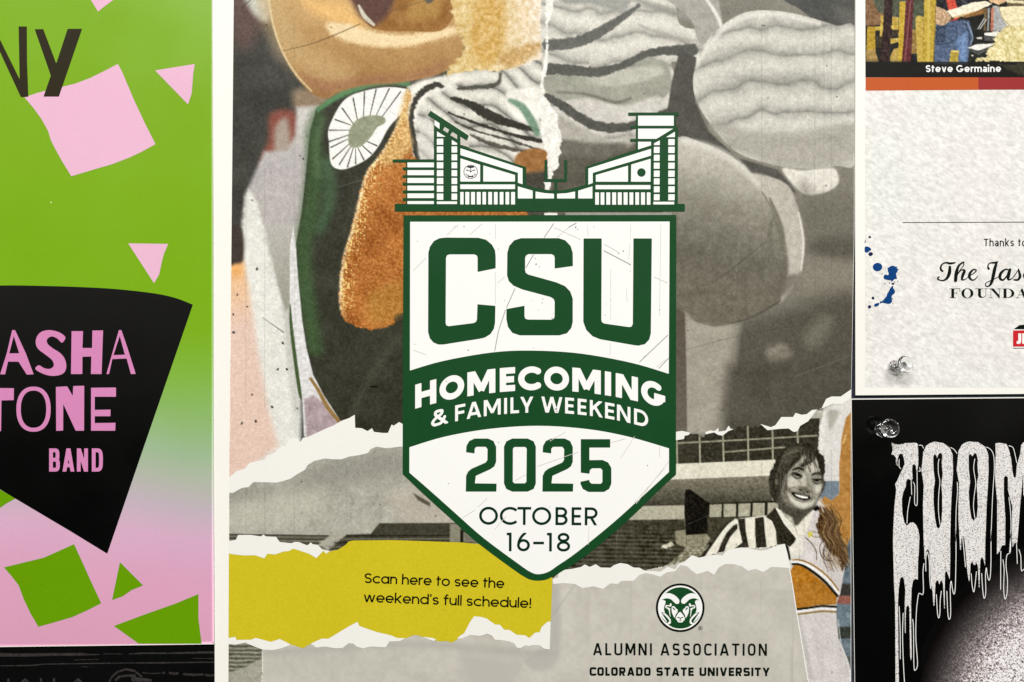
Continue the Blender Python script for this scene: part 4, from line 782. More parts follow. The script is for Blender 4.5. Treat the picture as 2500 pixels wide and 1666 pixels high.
    # yellow strip
    yel = mat('yellow_ink', (212, 195, 42), 0.42, 0.05)
    ytop = D([(40, 686), (100, 696), (160, 702), (230, 700), (295, 722), (315, 690), (370, 695), (425, 675), (460, 672), (495, 655), (550, 672), (600, 690), (650, 720), (700, 668), (715, 690), (745, 674), (800, 662), (850, 630), (870, 608), (900, 600)])+[(960, 1319.3), (1128, 1325), (1180, 1330), (1300, 1400), (1349, 1410)]
    ybot = K7([(1402, 968), (1370, 968), (1310, 1020), (1290, 1075), (1250, 1075), (1185, 1132), (1150, 1105), (1060, 1098), (990, 1050), (940, 1050), (895, 998), (850, 998), (760, 935), (700, 920), (640, 915), (600, 970), (540, 1085), (500, 1105), (470, 1150), (410, 1178), (370, 1160), (320, 1165), (260, 1160), (230, 1130), (120, 1118), (60, 1100)])+D([(1390, 1255), (1320, 1246), (1260, 1268), (1200, 1268), (1160, 1248), (1060, 1225), (945, 1185), (932, 1156), (870, 1188), (760, 1255), (730, 1272), (690, 1270), (612, 1305), (560, 1338), (470, 1308), (400, 1273), (340, 1293), (235, 1265), (205, 1278), (105, 1280), (95, 1258), (40, 1268)])
    part('yellow_strip', ytop+ybot, yel, 4, clip=frame)
    part('torn_edge', D([(40, 605), (100, 595), (115, 562), (200, 561), (270, 572), (290, 559), (305, 572), (375, 575), (400, 610), (480, 618), (500, 610), (530, 610), (590, 634), (612, 612), (625, 625), (660, 630), (690, 660), (745, 672), (715, 690), (700, 668), (650, 720), (600, 690), (495, 655), (460, 672), (425, 675), (370, 695), (315, 690), (295, 722), (230, 700), (160, 702), (80, 694), (40, 686)]), off_white, 5, .8, clip=frame)
    part('torn_edge', D([(40, 1268), (95, 1258), (105, 1280), (205, 1278), (235, 1265), (340, 1293), (400, 1273), (470, 1308), (465, 1318), (400, 1340), (350, 1350), (280, 1345), (190, 1310), (165, 1298), (100, 1312), (40, 1308)]), off_white, 5, .8, clip=frame)
    part('torn_edge', D([(612, 1305), (650, 1287), (690, 1270), (730, 1272), (760, 1255), (870, 1188), (932, 1156), (945, 1185), (1060, 1225), (1160, 1248), (1200, 1266), (1260, 1268), (1222, 1287), (1150, 1290), (1125, 1330), (1020, 1325), (970, 1338), (925, 1325), (905, 1305), (870, 1303), (830, 1335), (780, 1337), (710, 1325), (650, 1332)]), off_white, 5, .8)
    part('torn_edge', K7([(640, 915), (700, 920), (760, 935), (850, 998), (895, 998), (940, 1050), (990, 1050), (1060, 1098), (1150, 1105), (1185, 1132), (1250, 1075), (1290, 1075), (1310, 1020), (1370, 968), (1400, 968), (1390, 1245), (1330, 1235), (1295, 1205), (1220, 1200), (1190, 1212), (1150, 1203), (1100, 1230), (1065, 1228), (1035, 1180), (960, 1160), (900, 1150), (850, 1150), (815, 1105), (770, 1088), (700, 1110), (600, 1100), (520, 1135), (470, 1140), (500, 1108), (540, 1085), (600, 970)]), off_white, 5, .8)
    part('torn_edge', K7([(120, 1118), (230, 1130), (265, 1148), (240, 1160), (200, 1148)]), off_white, 5, .8)
    tx = black_ink
    line('Scan here to see the', 889.5, 1424, 1231, 1437, 24.5, 3.7, .075, gapw=.30).mesh('lettering', h+6*EPS, tx, r)
    line("weekend's full schedule!", 887, 1470.5, 1297, 1485.5, 24.5, 3.7, .075, gapw=.30).mesh('lettering', h+6*EPS, tx, r)
    shield(r, h, part)
    # wear marks on the white of the shield
    sc_ = mat('scratch_grey', (222, 219, 211), 0.5, 0.06); sd = mat('scratch_dark', (158, 157, 150), 0.5, 0.06)
    Q = lambda p: T(960, 480, 3.267, p); U4 = lambda p: T(960, 840, 2.614, p)
    s = Shape(990, 535, 1640, 1330, 1.0)
    for p in ([(1280, 215), (1205, 325)], [(1118, 465), (1060, 565)], [(970, 735), (905, 885)], [(895, 905), (840, 1070), (810, 1230)], [(1460, 212), (1400, 245)], [(1680, 432), (1895, 545)], [(2190, 1105), (1965, 1320)], [(2195, 1290), (2120, 1370)]): s.path([(a, b, 1.7) for a, b in Q(p)])
    s.mesh('scratches', h+9*EPS, sd, r)['kind'] = 'stuff'
    s = Shape(990, 535, 1640, 1330, 1.0)
    for p in ([(815, 215), (815, 335)], [(710, 215), (610, 305)], [(515, 225), (430, 305)], [(260, 490), (160, 590)], [(1280, 245), (1500, 345)], [(1400, 245), (1310, 322)], [(1895, 225), (1890, 340)], [(1885, 380), (1880, 500)], [(1685, 380), (1800, 445)], [(1735, 580), (1735, 980)], [(2135, 215), (2130, 560), (2125, 950)], [(815, 600), (815, 850)], [(2080, 640), (2190, 690)], [(1730, 1170), (1732, 1260)], [(890, 640), (830, 690)], [(160, 1225), (260, 1260)], [(1550, 230), (1555, 320)], [(1860, 740), (1865, 840)], [(2170, 1300), (2100, 1360)]): s.path([(a, b, 1.3) for a, b in Q(p)])
    for p in ([(1385, 630), (1480, 605)], [(1540, 590), (1450, 730)], [(1760, 745), (1550, 1020)], [(1735, 790), (1540, 1010)], [(1180, 690), (920, 780)], [(850, 830), (780, 870)], [(600, 985), (540, 1040)], [(520, 1060), (440, 1110)], [(1250, 1160), (1245, 1290)], [(1700, 650), (1700, 720)], [(1100, 560), (1000, 620)], [(720, 1100), (650, 1180)]): s.path([(a, b, 1.3) for a, b in U4(p)])
    s.mesh('scratches', h+9*EPS, sc_, r)['kind'] = 'stuff'
    s = Shape(990, 535, 1640, 1330, 0.8)
    for x, y, a in ((565, 240, 7), (487, 238, 5), (515, 242, 4), (1133, 495, 6), (1140, 540, 9), (1165, 560, 6), (1192, 818, 6), (1188, 850, 6), (1268, 972, 7), (1270, 936, 4), (1156, 905, 4), (887, 828, 5), (1602, 242, 5), (1455, 245, 9), (1470, 262, 6), (598, 1225, 8), (2000, 1275, 5), (1692, 945, 5), (1697, 858, 4), (840, 420, 5), (193, 358, 5), (172, 1178, 5), (1117, 1208, 4), (2125, 905, 5), (1890, 595, 5), (1835, 435, 8), (1800, 455, 7), (1105, 830, 4), (770, 295, 4)):
        s.ell(*Q([(x, y)])[0], a/5, a/4.2, x*.7)
    for x, y, a in ((352, 890, 5), (672, 628, 5), (1622, 775, 6), (1000, 1040, 4), (340, 240, 5), (1040, 415, 9), (1045, 430, 6)): s.ell(*U4([(x, y)])[0], a/4, a/3.6, x)
    s.mesh('wear_specks', h+9*EPS, sd, r)['kind'] = 'stuff'
    # emblem and two lines at the foot
    logo(r, h+4*EPS)
    line('ALUMNI ASSOCIATION', 1448, 1600.2, 1872.5, 1601.5, 29.6, 4.7, .26, 3.0, gapw=.2, wid=dict(WID, O=.72, C=.68, S=.66, A=.84, U=.74, N=.76, M=.92, T=.68)).mesh('lettering', h+6*EPS, tx, r)
    line('COLORADO STATE UNIVERSITY', 1439.5, 1650.2, 1880, 1651.3, 20.8, 5.0, .17, 5.0, gapw=.36, wid=dict(WID, O=.82, C=.78, R=.8, D=.82, S=.8, E=.68, A=.94, U=.84, N=.88, V=.96, T=.76, Y=.96)).mesh('lettering', h+6*EPS, tx, r)

def G_(p): return T(1840, 1360, 5.123, p)
def snap(c, poly):              # pull nodes that lie just outside an outline onto it, so the sheet's edge is clean
    X, Y = c.X.copy(), c.Y.copy(); d = sd_poly(X, Y, poly); near = (np.abs(d) < c.step*1.5)
    for j, i in zip(*np.nonzero(near)):
        px, py = X[j, i], Y[j, i]; best = None
        for k in range(len(poly)):
            a = poly[k]; b = poly[(k+1) % len(poly)]; ex, ey = b[0]-a[0], b[1]-a[1]; L = ex*ex+ey*ey
            if L < 1e-9: continue
            t = min(max(((px-a[0])*ex+(py-a[1])*ey)/L, 0), 1); qx, qy = a[0]+ex*t, a[1]+ey*t; dd = (qx-px)**2+(qy-py)**2
            if best is None or dd < best[0]: best = (dd, qx, qy)
        if d[j, i] > 0 or best[0] < (c.step*0.45)**2: X[j, i], Y[j, i] = best[1], best[2]
    return X, Y
def shield(r, h, part):
    U4 = lambda p: T(960, 840, 2.614, p); Q = lambda p: T(960, 480, 3.267, p)
    outer = [(985, 526), (1651.3, 525)]+U4([(1805, 400), (1805, 835)]+smooth([(1805, 835), (1700, 930), (1510, 1115), (1240, 1345), (1080, 1450), (1010, 1490), (970, 1507), (925, 1512), (880, 1507), (838, 1488), (760, 1436), (545, 1276), (400, 1146), (200, 965), (60, 832)], 3)[1:]+[(60, 400)])
    poster_root = r; r = part('shield', outer, green, 5, 1.0)
    def part(name, pts, m, k, st=1.0): return shape_of(pts, st).mesh(name, h+k*EPS, m, r)
    top = Q([(135, 202), (2205, 200), (2198, 1415)]+smooth([(2198, 1415), (1900, 1327), (1500, 1254), (1130, 1230), (800, 1243), (400, 1312), (133, 1389)], 5)[1:])
    part('white_panel', top, white_ink, 6, 1.0)
    bot = U4(smooth([(103, 660), (330, 592), (620, 542), (930, 523), (1240, 544), (1500, 592), (1760, 667)], 5)+[(1760, 667), (1760, 818)]+smooth([(1760, 818), (1600, 965), (1400, 1145), (1170, 1332), (1050, 1415), (990, 1455), (930, 1470), (880, 1458), (800, 1405), (575, 1238), (400, 1084), (250, 950), (103, 822)], 4)[1:])
    part('white_panel', bot, white_ink, 6, 1.0)
    C = [(817, 573), (673, 602), (673, 490), (668, 472), (648, 462), (448, 462), (428, 470), (421, 490), (418, 1010), (424, 1028), (442, 1035), (640, 1010), (660, 1000), (668, 980), (672, 860), (815, 873), (812, 1010), (803, 1055), (775, 1098), (730, 1126), (690, 1135), (400, 1181), (360, 1181), (322, 1166), (292, 1132), (278, 1080), (280, 450), (292, 402), (325, 355), (370, 333), (420, 328), (680, 330), (740, 345), (788, 385), (812, 430), (817, 480)]
    Sx = [(1433, 555), (1288, 575), (1288, 490), (1282, 470), (1262, 460), (1080, 460), (1060, 470), (1052, 490), (1052, 590), (1058, 610), (1078, 623), (1300, 685), (1370, 715), (1412, 758), (1432, 815), (1432, 1000), (1420, 1050), (1385, 1092), (1325, 1108), (1010, 1108), (950, 1088), (915, 1040), (903, 980), (903, 898), (1047, 872), (1047, 955), (1053, 974), (1072, 982), (1262, 983), (1281, 975), (1287, 957), (1288, 840), (1280, 818), (1255, 802), (1030, 742), (960, 712), (922, 675), (908, 630), (910, 450), (925, 395), (965, 350), (1020, 333), (1320, 333), (1372, 350), (1415, 395), (1432, 450)]
    Ux = [(1518, 335), (1663, 335), (1660, 985), (1666, 1004), (1685, 1014), (1880, 1042), (1900, 1039), (1911, 1018), (1916, 335), (2063, 335), (2055, 1090), (2043, 1140), (2008, 1178), (1955, 1190), (1925, 1187), (1650, 1139), (1590, 1115), (1540, 1065), (1516, 1000)]
    for L in (C, Sx, Ux): part('letter', Q(L), green, 7, 1.0)
    two = [(465, 692), (467, 652), (485, 620), (520, 604), (605, 604), (640, 620), (657, 658), (657, 752), (645, 782), (620, 800), (527, 842), (521, 890), (660, 892), (658, 943), (463, 943), (465, 842), (478, 815), (500, 797), (590, 757), (601, 742), (602, 672), (590, 657), (531, 657), (520, 668), (519, 699)]
    part('digit', U4(two), green, 7, .8)
    s = shape_of(U4([(707, 655), (722, 622), (760, 604), (858, 604), (896, 622), (910, 655), (910, 892), (896, 926), (858, 943), (760, 943), (722, 926), (707, 892)]), .8); s.poly(U4([(774, 658), (842, 658), (852, 668), (850, 880), (840, 890), (774, 890), (763, 880), (764, 668)]), True); s.mesh('digit', h+7*EPS, green, r)
    part('digit', U4([(x+489, y) for x, y in two]), green, 7, .8)
    part('digit', U4([(1197, 608), (1385, 608), (1385, 662), (1252, 662), (1252, 742), (1335, 741), (1372, 757), (1392, 792), (1392, 892), (1378, 926), (1345, 945), (1245, 945), (1210, 926), (1195, 893), (1195, 880), (1251, 868), (1254, 882), (1266, 892), (1324, 893), (1335, 882), (1335, 806), (1324, 794), (1270, 794), (1256, 804), (1252, 829), (1197, 822)]), green, 7, .8)
    s_ = 2.614
    def arcline(letters, cx, y0, R, H, w, name):
        b = lambda x: y0+R-np.sqrt(R*R-(x-cx)**2)
        sh = Shape(990, 880, 1642, 1050, 1.0)
        for ch, a, c in letters:
            W = c-a
            g = glyph(ch, W, H, w)
            q = sh.win((960+a/s_-2, 870, 960+c/s_+2, 1060)); X, Y = (sh.X[q]-960)*s_, (sh.Y[q]-840)*s_
            sl = (b(c)-b(a))/W
            d = sd_glyph(X-a, b(X)-Y, g, w)/s_/math.sqrt(1+sl*sl*.5); sh.F[q] = np.minimum(sh.F[q], d)
        sh.mesh(name, h+7*EPS, white_ink, r)
    arcline([('H', 140, 275), ('O', 295, 453), ('M', 473, 652), ('E', 680, 778), ('C', 797, 945), ('O', 963, 1122), ('M', 1143, 1325), ('I', 1347, 1394), ('N', 1420, 1562), ('G', 1582, 1736)], 938, 296, 2750, 153, 40, 'lettering')
    arcline([('&', 241, 345), ('F', 395, 460), ('A', 468, 562), ('M', 578, 686), ('I', 706, 728), ('L', 748, 803), ('Y', 808, 897), ('W', 943, 1082), ('E', 1097, 1154), ('E', 1177, 1234), ('K', 1255, 1338), ('E', 1352, 1412), ('N', 1428, 1514), ('D', 1537, 1627)], 930, 438, 2520, 102, 18.5, 'lettering')
    dkg = mat('deep_green_ink', (18, 48, 32), 0.42, 0.05)
    def row(letters, y0, sl, H, w):
        sh = Shape(1160, 1225, 1470, 1352, .8)
        for ch, a, c in letters: stamp(sh, ch, 960+a/s_, 840+(y0+(a-548)*sl)/s_, math.atan(sl), (c-a)/s_, H/s_, w/s_)
        sh.mesh('lettering', h+7*EPS, dkg, r)
    row([('O', 548, 668), ('C', 680, 792), ('T', 792, 880), ('O', 886, 1008), ('B', 1035, 1113), ('E', 1138, 1200), ('R', 1222, 1306)], 1154, .006, 115, 17)
    row([('1', 724, 755), ('6', 790, 872), ('-', 893, 962), ('1', 981, 1012), ('8', 1044, 1129)], 1323, .004, 119, 17)
    # stadium drawing on top of the shield
    L = lambda p: T(940, 240, 4.9, p); R = lambda p: T(1320, 240, 4.9, p)
    g = Shape(955, 262, 1680, 522, 0.8)
    g.rect(964, 498, 1672, 516.5).poly(L([(93, 732), (600, 732), (600, 770), (93, 768)])).poly(L([(253, 750), (620, 750), (620, 1275), (253, 1275)]))
    for a, b in ((828, 862), (920, 953), (1012, 1045), (1103, 1138), (1195, 1230)): g.poly(L([(212, a), (300, a), (300, b), (212, b)]))
    g.poly(L([(585, 240), (620, 255), (900, 440), (900, 1275), (585, 1275)])).poly(L([(545, 150), (1002, 448), (977, 506), (510, 202)]))
    g.poly(L([(870, 555), (902, 562), (1688, 825), (1688, 1085), (1590, 1090), (1590, 1290), (870, 1290)]))
    bowl = smooth([(1262, 444), (1300, 457), (1330, 463.5), (1355, 465.5), (1380, 463.5), (1410, 457), (1450, 444)], 4); g.poly(bowl+[(1450, 515), (1262, 515)])
    g.rect(1329.5, 391, 1336.5, 441).rect(1377.5, 391, 1384.5, 444).rect(1329.5, 437, 1384.5, 444).rect(1353.5, 440, 1360.5, 470)
    g.poly(R([(535, 822), (1140, 615), (1320, 560), (1345, 575), (1345, 1290), (622, 1290), (622, 1080), (535, 1080)]))
    g.poly(R([(1320, 510), (1605, 345), (1642, 345), (1640, 1290), (1320, 1290)])).poly(R([(1048, 172), (1652, 172), (1652, 209), (1048, 209)])).poly(R([(1140, 172), (1165, 172), (1165, 625), (1140, 632)]))
    g.poly(R([(1593, 180), (1614, 180), (1614, 400), (1593, 400)])).poly(R([(1073, 332), (1620, 332), (1620, 364), (1073, 364)])).poly(R([(1072, 487), (1370, 487), (1370, 520), (1072, 520)]))
    r = g.mesh('stadium_drawing', h+7*EPS, green, poster_root)
    k = 8
    def wp(pts, name='drawing_panel', m=white_ink): shape_of(pts, .8).mesh(name, h+k*EPS, m, r)
    for a, b in ((770, 828), (862, 922), (955, 1015), (1047, 1105), (1140, 1196), (1232, 1267)): wp(L([(268, a), (585, a), (585, b), (268, b)]))
    sq = ((485, 558), (578, 652), (672, 745), (767, 840), (862, 934), (955, 1028), (1048, 1122), (1142, 1216))
    for i, (a, b) in enumerate(sq):
        wp(L([(620, a), (697, a), (697, b), (620, b)]))
        if i: wp(L([(796, a), (863, a), (863, b), (796, b)]))
    wp(L([(622, 398), (725, 462), (622, 462)])); wp(L([(799, 500), (863, 540), (863, 558), (799, 558)])); wp(L([(620, 1236), (862, 1236), (862, 1267), (620, 1267)]))
    wp(L([(592, 262), (652, 300), (652, 370), (592, 325)]))
    pg = ink('pale_grey_ink', (206, 200, 190)); wp(L([(714, 345), (767, 376), (750, 418), (692, 382)]), m=pg); wp(L([(806, 405), (863, 440), (863, 492), (780, 444)]), m=pg); wp(L([(902, 465), (985, 515), (1010, 590), (902, 558)]), m=pg)
    wp(L([(902, 600), (1645, 842), (1645, 1030), (1590, 1013), (1590, 893), (902, 682)])); wp(L([(902, 720), (1138, 797), (1138, 998), (901, 998)])); wp(L([(1175, 805), (1555, 920), (1555, 998), (1175, 998)])); wp(L([(900, 1033), (1555, 1033), (1555, 1088), (900, 1088)]))
    for a, b in ((900, 940), (960, 1008), (1029, 1076), (1098, 1145), (1166, 1208), (1235, 1280), (1303, 1347), (1372, 1417), (1441, 1485), (1508, 1555)): wp(L([(a, 1123), (b, 1123), (b, 1272), (a, 1272)]))
    wp([(1264.3, 455.5), (1300.5, 466), (1300.5, 485), (1264.3, 485)]); wp([(1307.5, 468), (1330, 472), (1352.5, 473.5), (1352.5, 485), (1307.5, 485)]); wp([(1360, 473.5), (1384, 472), (1404, 468), (1404, 485), (1360, 485)]); wp([(1411.5, 466), (1446.3, 455.5), (1446.3, 485), (1411.5, 485)])
    wp(R([(570, 842), (1320, 606), (1320, 688), (623, 895), (623, 1015), (570, 1035)])); wp(R([(660, 920), (1045, 808), (1045, 1000), (660, 1000)])); wp(R([(1083, 795), (1316, 725), (1314, 1000), (1080, 1000)])); wp(R([(657, 1040), (1313, 1040), (1313, 1090), (657, 1090)]))
    for a, b in ((652, 697), (717, 762), (785, 832), (855, 902), (923, 970), (992, 1040), (1062, 1108), (1132, 1177), (1200, 1248), (1270, 1313)): wp(R([(a, 1128), (b, 1128), (b, 1275), (a, 1275)]))
    sr = ((490, 563), (583, 657), (678, 750), (772, 845), (867, 942), (960, 1033), (1055, 1127), (1150, 1222))
    for i, (a, b) in enumerate(sr):
        wp(R([(1527, a), (1604, a), (1602, b), (1526, b)]))
        if i: wp(R([(1355, a), (1424, a), (1422, b), (1353, b)]))
    wp(R([(1357, 540), (1425, 505), (1425, 562), (1355, 562)])); wp(R([(1498, 467), (1606, 402), (1606, 467)])); wp(R([(1348, 1240), (1597, 1240), (1597, 1272), (1348, 1272)]))
    wp(R([(1165, 210), (1592, 210), (1592, 330), (1165, 330)])); wp(R([(1165, 365), (1585, 365), (1385, 487), (1165, 487)])); wp(R([(1165, 522), (1320, 522), (1320, 565), (1165, 614)]))
    shape_of(R(arc(1205, 890, 51, 51, 0, 360)[:-1]), .6).mesh('round_mark', h+9*EPS, green, r)
    s = Shape(1128, 400, 1172, 440, .5); cx, cy, k2 = 1149.1, 420, 1/4.9
    s.ell(cx, cy, 17.3, 17); s.ell(cx, cy, 15.8, 15.5, 0, True); s.ell(cx, cy-12, 8.5, 2.6).path([(cx, cy-11), (cx, cy+1)], 1.6).path([(cx-10, cy-4), (cx-4, cy-3), (cx, cy), (cx+4, cy-3), (cx+10, cy-4)], 1.5)
    s.ell(cx-9, cy-4, 2, 1.5).ell(cx+9, cy-4, 2, 1.5).poly([(cx-6, cy+7), (cx-3, cy+10), (cx+3, cy+10), (cx+6, cy+7), (cx+7, cy+13), (cx-7, cy+13)]).path([(cx-9, cy+5), (cx-8, cy+10)], 1.2).path([(cx+9, cy+4), (cx+10, cy+10)], 1.2).path([(cx-12, cy+4), (cx-10, cy+8)], 1).path([(cx+12, cy+4), (cx+11, cy+8)], 1)
    s.mesh('small_emblem', h+9*EPS, black_ink, r)

def logo(r, h):
    Z = lambda p: [(a[0], a[1])+tuple(v/9.8 for v in a[2:]) for a in T(1580, 1400, 9.8, p)]; mir = lambda p: [(1586-x+0, y)+tuple(q) for x, y, *q in p]
    c = (792, 828); st = .6
    pr = r; r = shape_of(Z(arc(c[0], c[1], 583, 582, 0, 360, 2, 80)[:-1]), st).mesh('emblem', h, black_ink, pr)
    shape_of(Z(arc(c[0], c[1], 531, 531, 0, 360, 2, 80)[:-1]), st).mesh('emblem_ground', h+EPS, white_ink, r)
    g = Shape(1605, 1425, 1716, 1545, st)
    cap = arc(c[0], c[1], 492, 492, 40, 140, 2, 20)
    capp = [(x, 2*c[1]-y) for x, y in cap]
    g.poly(Z(capp+[(420, 498), (480, 475), (550, 478), (640, 512), (720, 575), (765, 630), (775, 680), (755, 730), (690, 735), (640, 690), (580, 630), (520, 605), (450, 600), (390, 620), (345, 642), (400, 642), (440, 668), (440, 710), (410, 790), (402, 870), (430, 955), (500, 1020), (560, 1100), (572, 1160), (560, 1205), (505, 1228), (600, 1290), (700, 1318), (792, 1325)]
                +[(884, 1318), (984, 1290), (1081, 1228), (1026, 1205), (1014, 1160), (1026, 1100), (1086, 1020), (1156, 955), (1184, 870), (1176, 790), (1146, 710), (1146, 668), (1186, 642), (1246, 648), (1196, 620), (1136, 600), (1066, 605), (1006, 630), (946, 690), (896, 735), (830, 720), (811, 680), (821, 630), (866, 575), (946, 512), (1036, 478), (1106, 478), (1170, 510)]))
    for f in (lambda p: p, mir):
        g.poly(Z(f([(430, 790), (450, 762), (520, 762), (540, 765), (545, 725), (565, 715), (590, 735), (580, 785), (550, 805), (520, 790), (465, 790), (465, 810), (540, 835), (558, 860), (545, 880), (560, 1050), (545, 1030), (520, 900), (500, 860), (440, 830)])), True)
        g.poly(Z(f([(582, 830), (600, 790), (640, 785), (670, 810), (690, 840), (732, 870), (730, 930), (690, 980), (672, 1030), (668, 1080), (630, 1030), (590, 930)])), True)
        g.poly(Z(f([(610, 815), (630, 822), (665, 855), (675, 888), (635, 868), (612, 840)])))
        g.path(Z(f([(345, 950, 12), (380, 985, 24), (450, 1070, 50), (500, 1140, 60), (490, 1185, 14)])))
        g.path(Z(f([(330, 1020, 4), (390, 1110, 14), (450, 1170, 18), (500, 1190, 12)])))
        g.path(Z(f([(350, 935, 12), (430, 955, 10)])))
    g.poly(Z([(792, 920), (830, 960), (870, 1010), (905, 1080), (895, 1125), (862, 1135), (865, 1155), (830, 1178), (755, 1178), (725, 1155), (722, 1130), (690, 1110), (685, 1060), (715, 1000), (750, 950)]), True)
    g.path(Z([(735, 1058, 22), (765, 1062, 22), (795, 1085, 20), (825, 1062, 22), (850, 1058, 22)])).path(Z([(795, 1080, 12), (795, 1125, 12)])).path(Z([(755, 1130, 6), (795, 1136, 12), (830, 1130, 6)]))
    g.mesh('emblem_drawing', h+2*EPS, green, r)
    s = Shape(1700, 1525, 1722, 1545, .5); s.ell(*Z([(1275, 1313)])[0], 5.2, 5.2); s.ell(*Z([(1275, 1313)])[0], 4.2, 4.2, 0, True); x, y = Z([(1250, 1340)])[0]; stamp(s, 'R', x+.4, y+.2, 0, 4, 5.6, 1.1)
    s.mesh('registered_mark', h+2*EPS, mat('grey_brown_ink', (84, 80, 70)), pr)
centre_poster()

# ================================================================ white textured flyer (upper right)
def flyer():
    r = thing('foundation_flyer', 'white textured flyer with blue ink splats and a cropped workshop photo along its top', 'flyer')
    h = 0.0013; X4 = lambda p: T(2040, 0, 3.92, p); Y3 = lambda p: T(2040, 500, 3.137, p); J = lambda p: T(2270, 540, 4.9, p)
    sheet('paper_sheet', [(2089, -300), (3000, -300), (3000, 958), (2088.5, 965.5), (2087.5, 400)], h, 0.0004, paper, r)
    cv = Canvas(2112, 186, 2620, 946, 2, (232, 229, 221)); X, Y = cv.X, cv.Y
    a = radians(28); u = X*cos(a)+Y*sin(a); v = -X*sin(a)+Y*cos(a)
    t = vnoise(u, v, 17, 3, 8)*.5+vnoise(u, v, 10, 4, 5)*.85+vnoise(u, v, 5, 9, 3)*.8
    cv.C = np.array((238, 236, 230.0))+(t*25)[..., None]+(vnoise(X, Y, 120, 6)*4)[..., None]*np.array((1.2, -.2, .4)); cv.sheets(h+EPS, plain, r, [('textured_ground', None)])
    # workshop photo
    ph = Canvas(2112.5, -40, 2620, 190, 1.5, (34, 34, 30)); ph.tex((2112, -40, 2620, 190), 10, 14, 3)
    P = lambda p, c, s=2, rg=1.5: ph.P(X4(p), speck(c, 20, 5, 3), s, 1, rg*.5, 5)
    P([(288, -60), (330, -60), (480, 130), (430, 240), (288, 250)], (132, 98, 66)); P([(330, -60), (600, -60), (850, 10), (840, 200), (720, 420), (540, 170), (400, 110)], (80, 86, 68), 6)
    P([(430, 150), (600, 170), (600, 400), (540, 420), (420, 400)], (190, 160, 70)); P([(460, 160), (540, 150), (540, 380), (450, 300)], (38, 34, 30))
    P([(350, 260), (560, 240), (560, 270), (350, 300)], (206, 180, 80)); P([(540, 370), (610, 370), (610, 390), (540, 390)], (196, 176, 100)); P([(530, 290), (600, 290), (600, 370), (530, 370)], (54, 46, 34))
    P([(300, 255), (375, 255), (382, 590), (290, 590)], (184, 150, 48)); P([(290, 480), (370, 470), (415, 600), (288, 600)], (170, 140, 80)); P([(380, 350), (470, 350), (470, 470), (390, 460)], (60, 54, 34))
    P([(520, 540), (560, 470), (610, 460), (620, 600), (520, 600)], (190, 160, 84)); P([(610, 20), (670, 20), (640, 600), (595, 600)], (196, 164, 56))
    P([(470, -60), (550, -60), (530, 300), (505, 600), (420, 600), (450, 300)], (48, 30, 26)); P([(675, -60), (748, -60), (720, 600), (630, 600), (655, 300)], (96, 44, 46)); ph.L(X4([(715, 20), (690, 300), (660, 590)]), 2.4, (150, 96, 92), 3)
    P([(735, 280), (790, 300), (780, 520), (725, 520)], (150, 120, 66)); P([(730, 520), (800, 520), (800, 600), (720, 600)], (30, 32, 38))
    P([(950, -60), (1420, -60), (1300, 60), (1100, 110), (950, 60)], (36, 36, 42)); P([(1040, -60), (1120, -60), (1165, 80), (1080, 105)], (206, 78, 58)); ph.L(X4([(1200, 0), (1290, 60)]), 3, (92, 92, 100), 4)
    P([(1090, 190), (1280, 110), (1440, 80), (1450, 130), (1280, 165)], (140, 100, 54)); P([(1100, 190), (1200, 160), (1280, 200), (1240, 220)], (46, 44, 40)); P([(1090, 205), (1180, 160), (1190, 175), (1110, 215)], (196, 60, 56))
    P([(945, 230), (1130, 200), (1280, 200), (1310, 330), (1290, 440), (1255, 620), (940, 620)], (84, 100, 126), 4); P([(1150, 380), (1260, 300), (1250, 600), (1190, 600)], (112, 138, 176), 14); P([(945, 240), (1060, 230), (1060, 420), (950, 420)], (62, 74, 96), 12)
    ph.L(X4([(955, 270), (1050, 260), (1130, 250)]), 1.4, (40, 46, 60), 1.5); ph.L(X4([(960, 430), (1090, 415), (1160, 350), (1150, 260)]), 1.8, (40, 46, 60), 1.5); ph.L(X4([(1240, 230), (1280, 340), (1270, 430)]), 2, (36, 40, 52), 2); ph.L(X4([(1260, 220), (1310, 350), (1290, 430)]), 2.2, (150, 164, 186), 2)
    ph.L(X4([(975, 560), (1070, 590)]), 1.2, (150, 160, 180), 2)
    P([(760, 170), (800, 152), (840, 170), (840, 600), (780, 600)], (196, 168, 78)); P([(845, -60), (965, -60), (955, 300), (935, 600), (835, 600)], (190, 160, 60)); ph.L(X4([(890, -10), (885, 590)]), 5, (216, 192, 100), 8); ph.L(X4([(960, -10), (935, 590)]), 1.5, (110, 92, 40), 2)
    P([(960, 65), (1040, 90), (1070, 120), (1110, 170), (1080, 210), (1040, 240), (1000, 250), (955, 230)], (206, 172, 136)); 
    for p in ([(1000, 130), (1030, 160), (1000, 190)], [(970, 180), (1010, 200), (1000, 240)], [(1040, 120), (1060, 170), (1040, 230)]): ph.L(X4(p), 1.2, (126, 88, 62), 2)
    P([(1060, 110), (1300, 30), (1430, 10), (1500, 40), (1340, 110), (1120, 170)], (250, 240, 214)); P([(1120, 165), (1340, 108), (1330, 118), (1130, 185)], (214, 180, 130)); P([(1430, -60), (1640, -60), (1640, 10), (1560, 50), (1480, 20)], (222, 184, 140))
    P([(1640, -60), (1810, -60), (1810, 70), (1640, 60)], (110, 96, 72)); P([(1630, 0), (1810, 12), (1810, 40), (1640, 30)], (232, 220, 180))
    P([(1500, 60), (1560, 60), (1640, 240), (1640, 300), (1500, 300)], (172, 172, 170)); P([(1560, 70), (1810, 60), (1810, 260), (1640, 250), (1580, 160)], (240, 228, 186)); ph.L(X4([(1560, 70), (1600, 180), (1680, 260)]), 2, (160, 146, 104), 2)
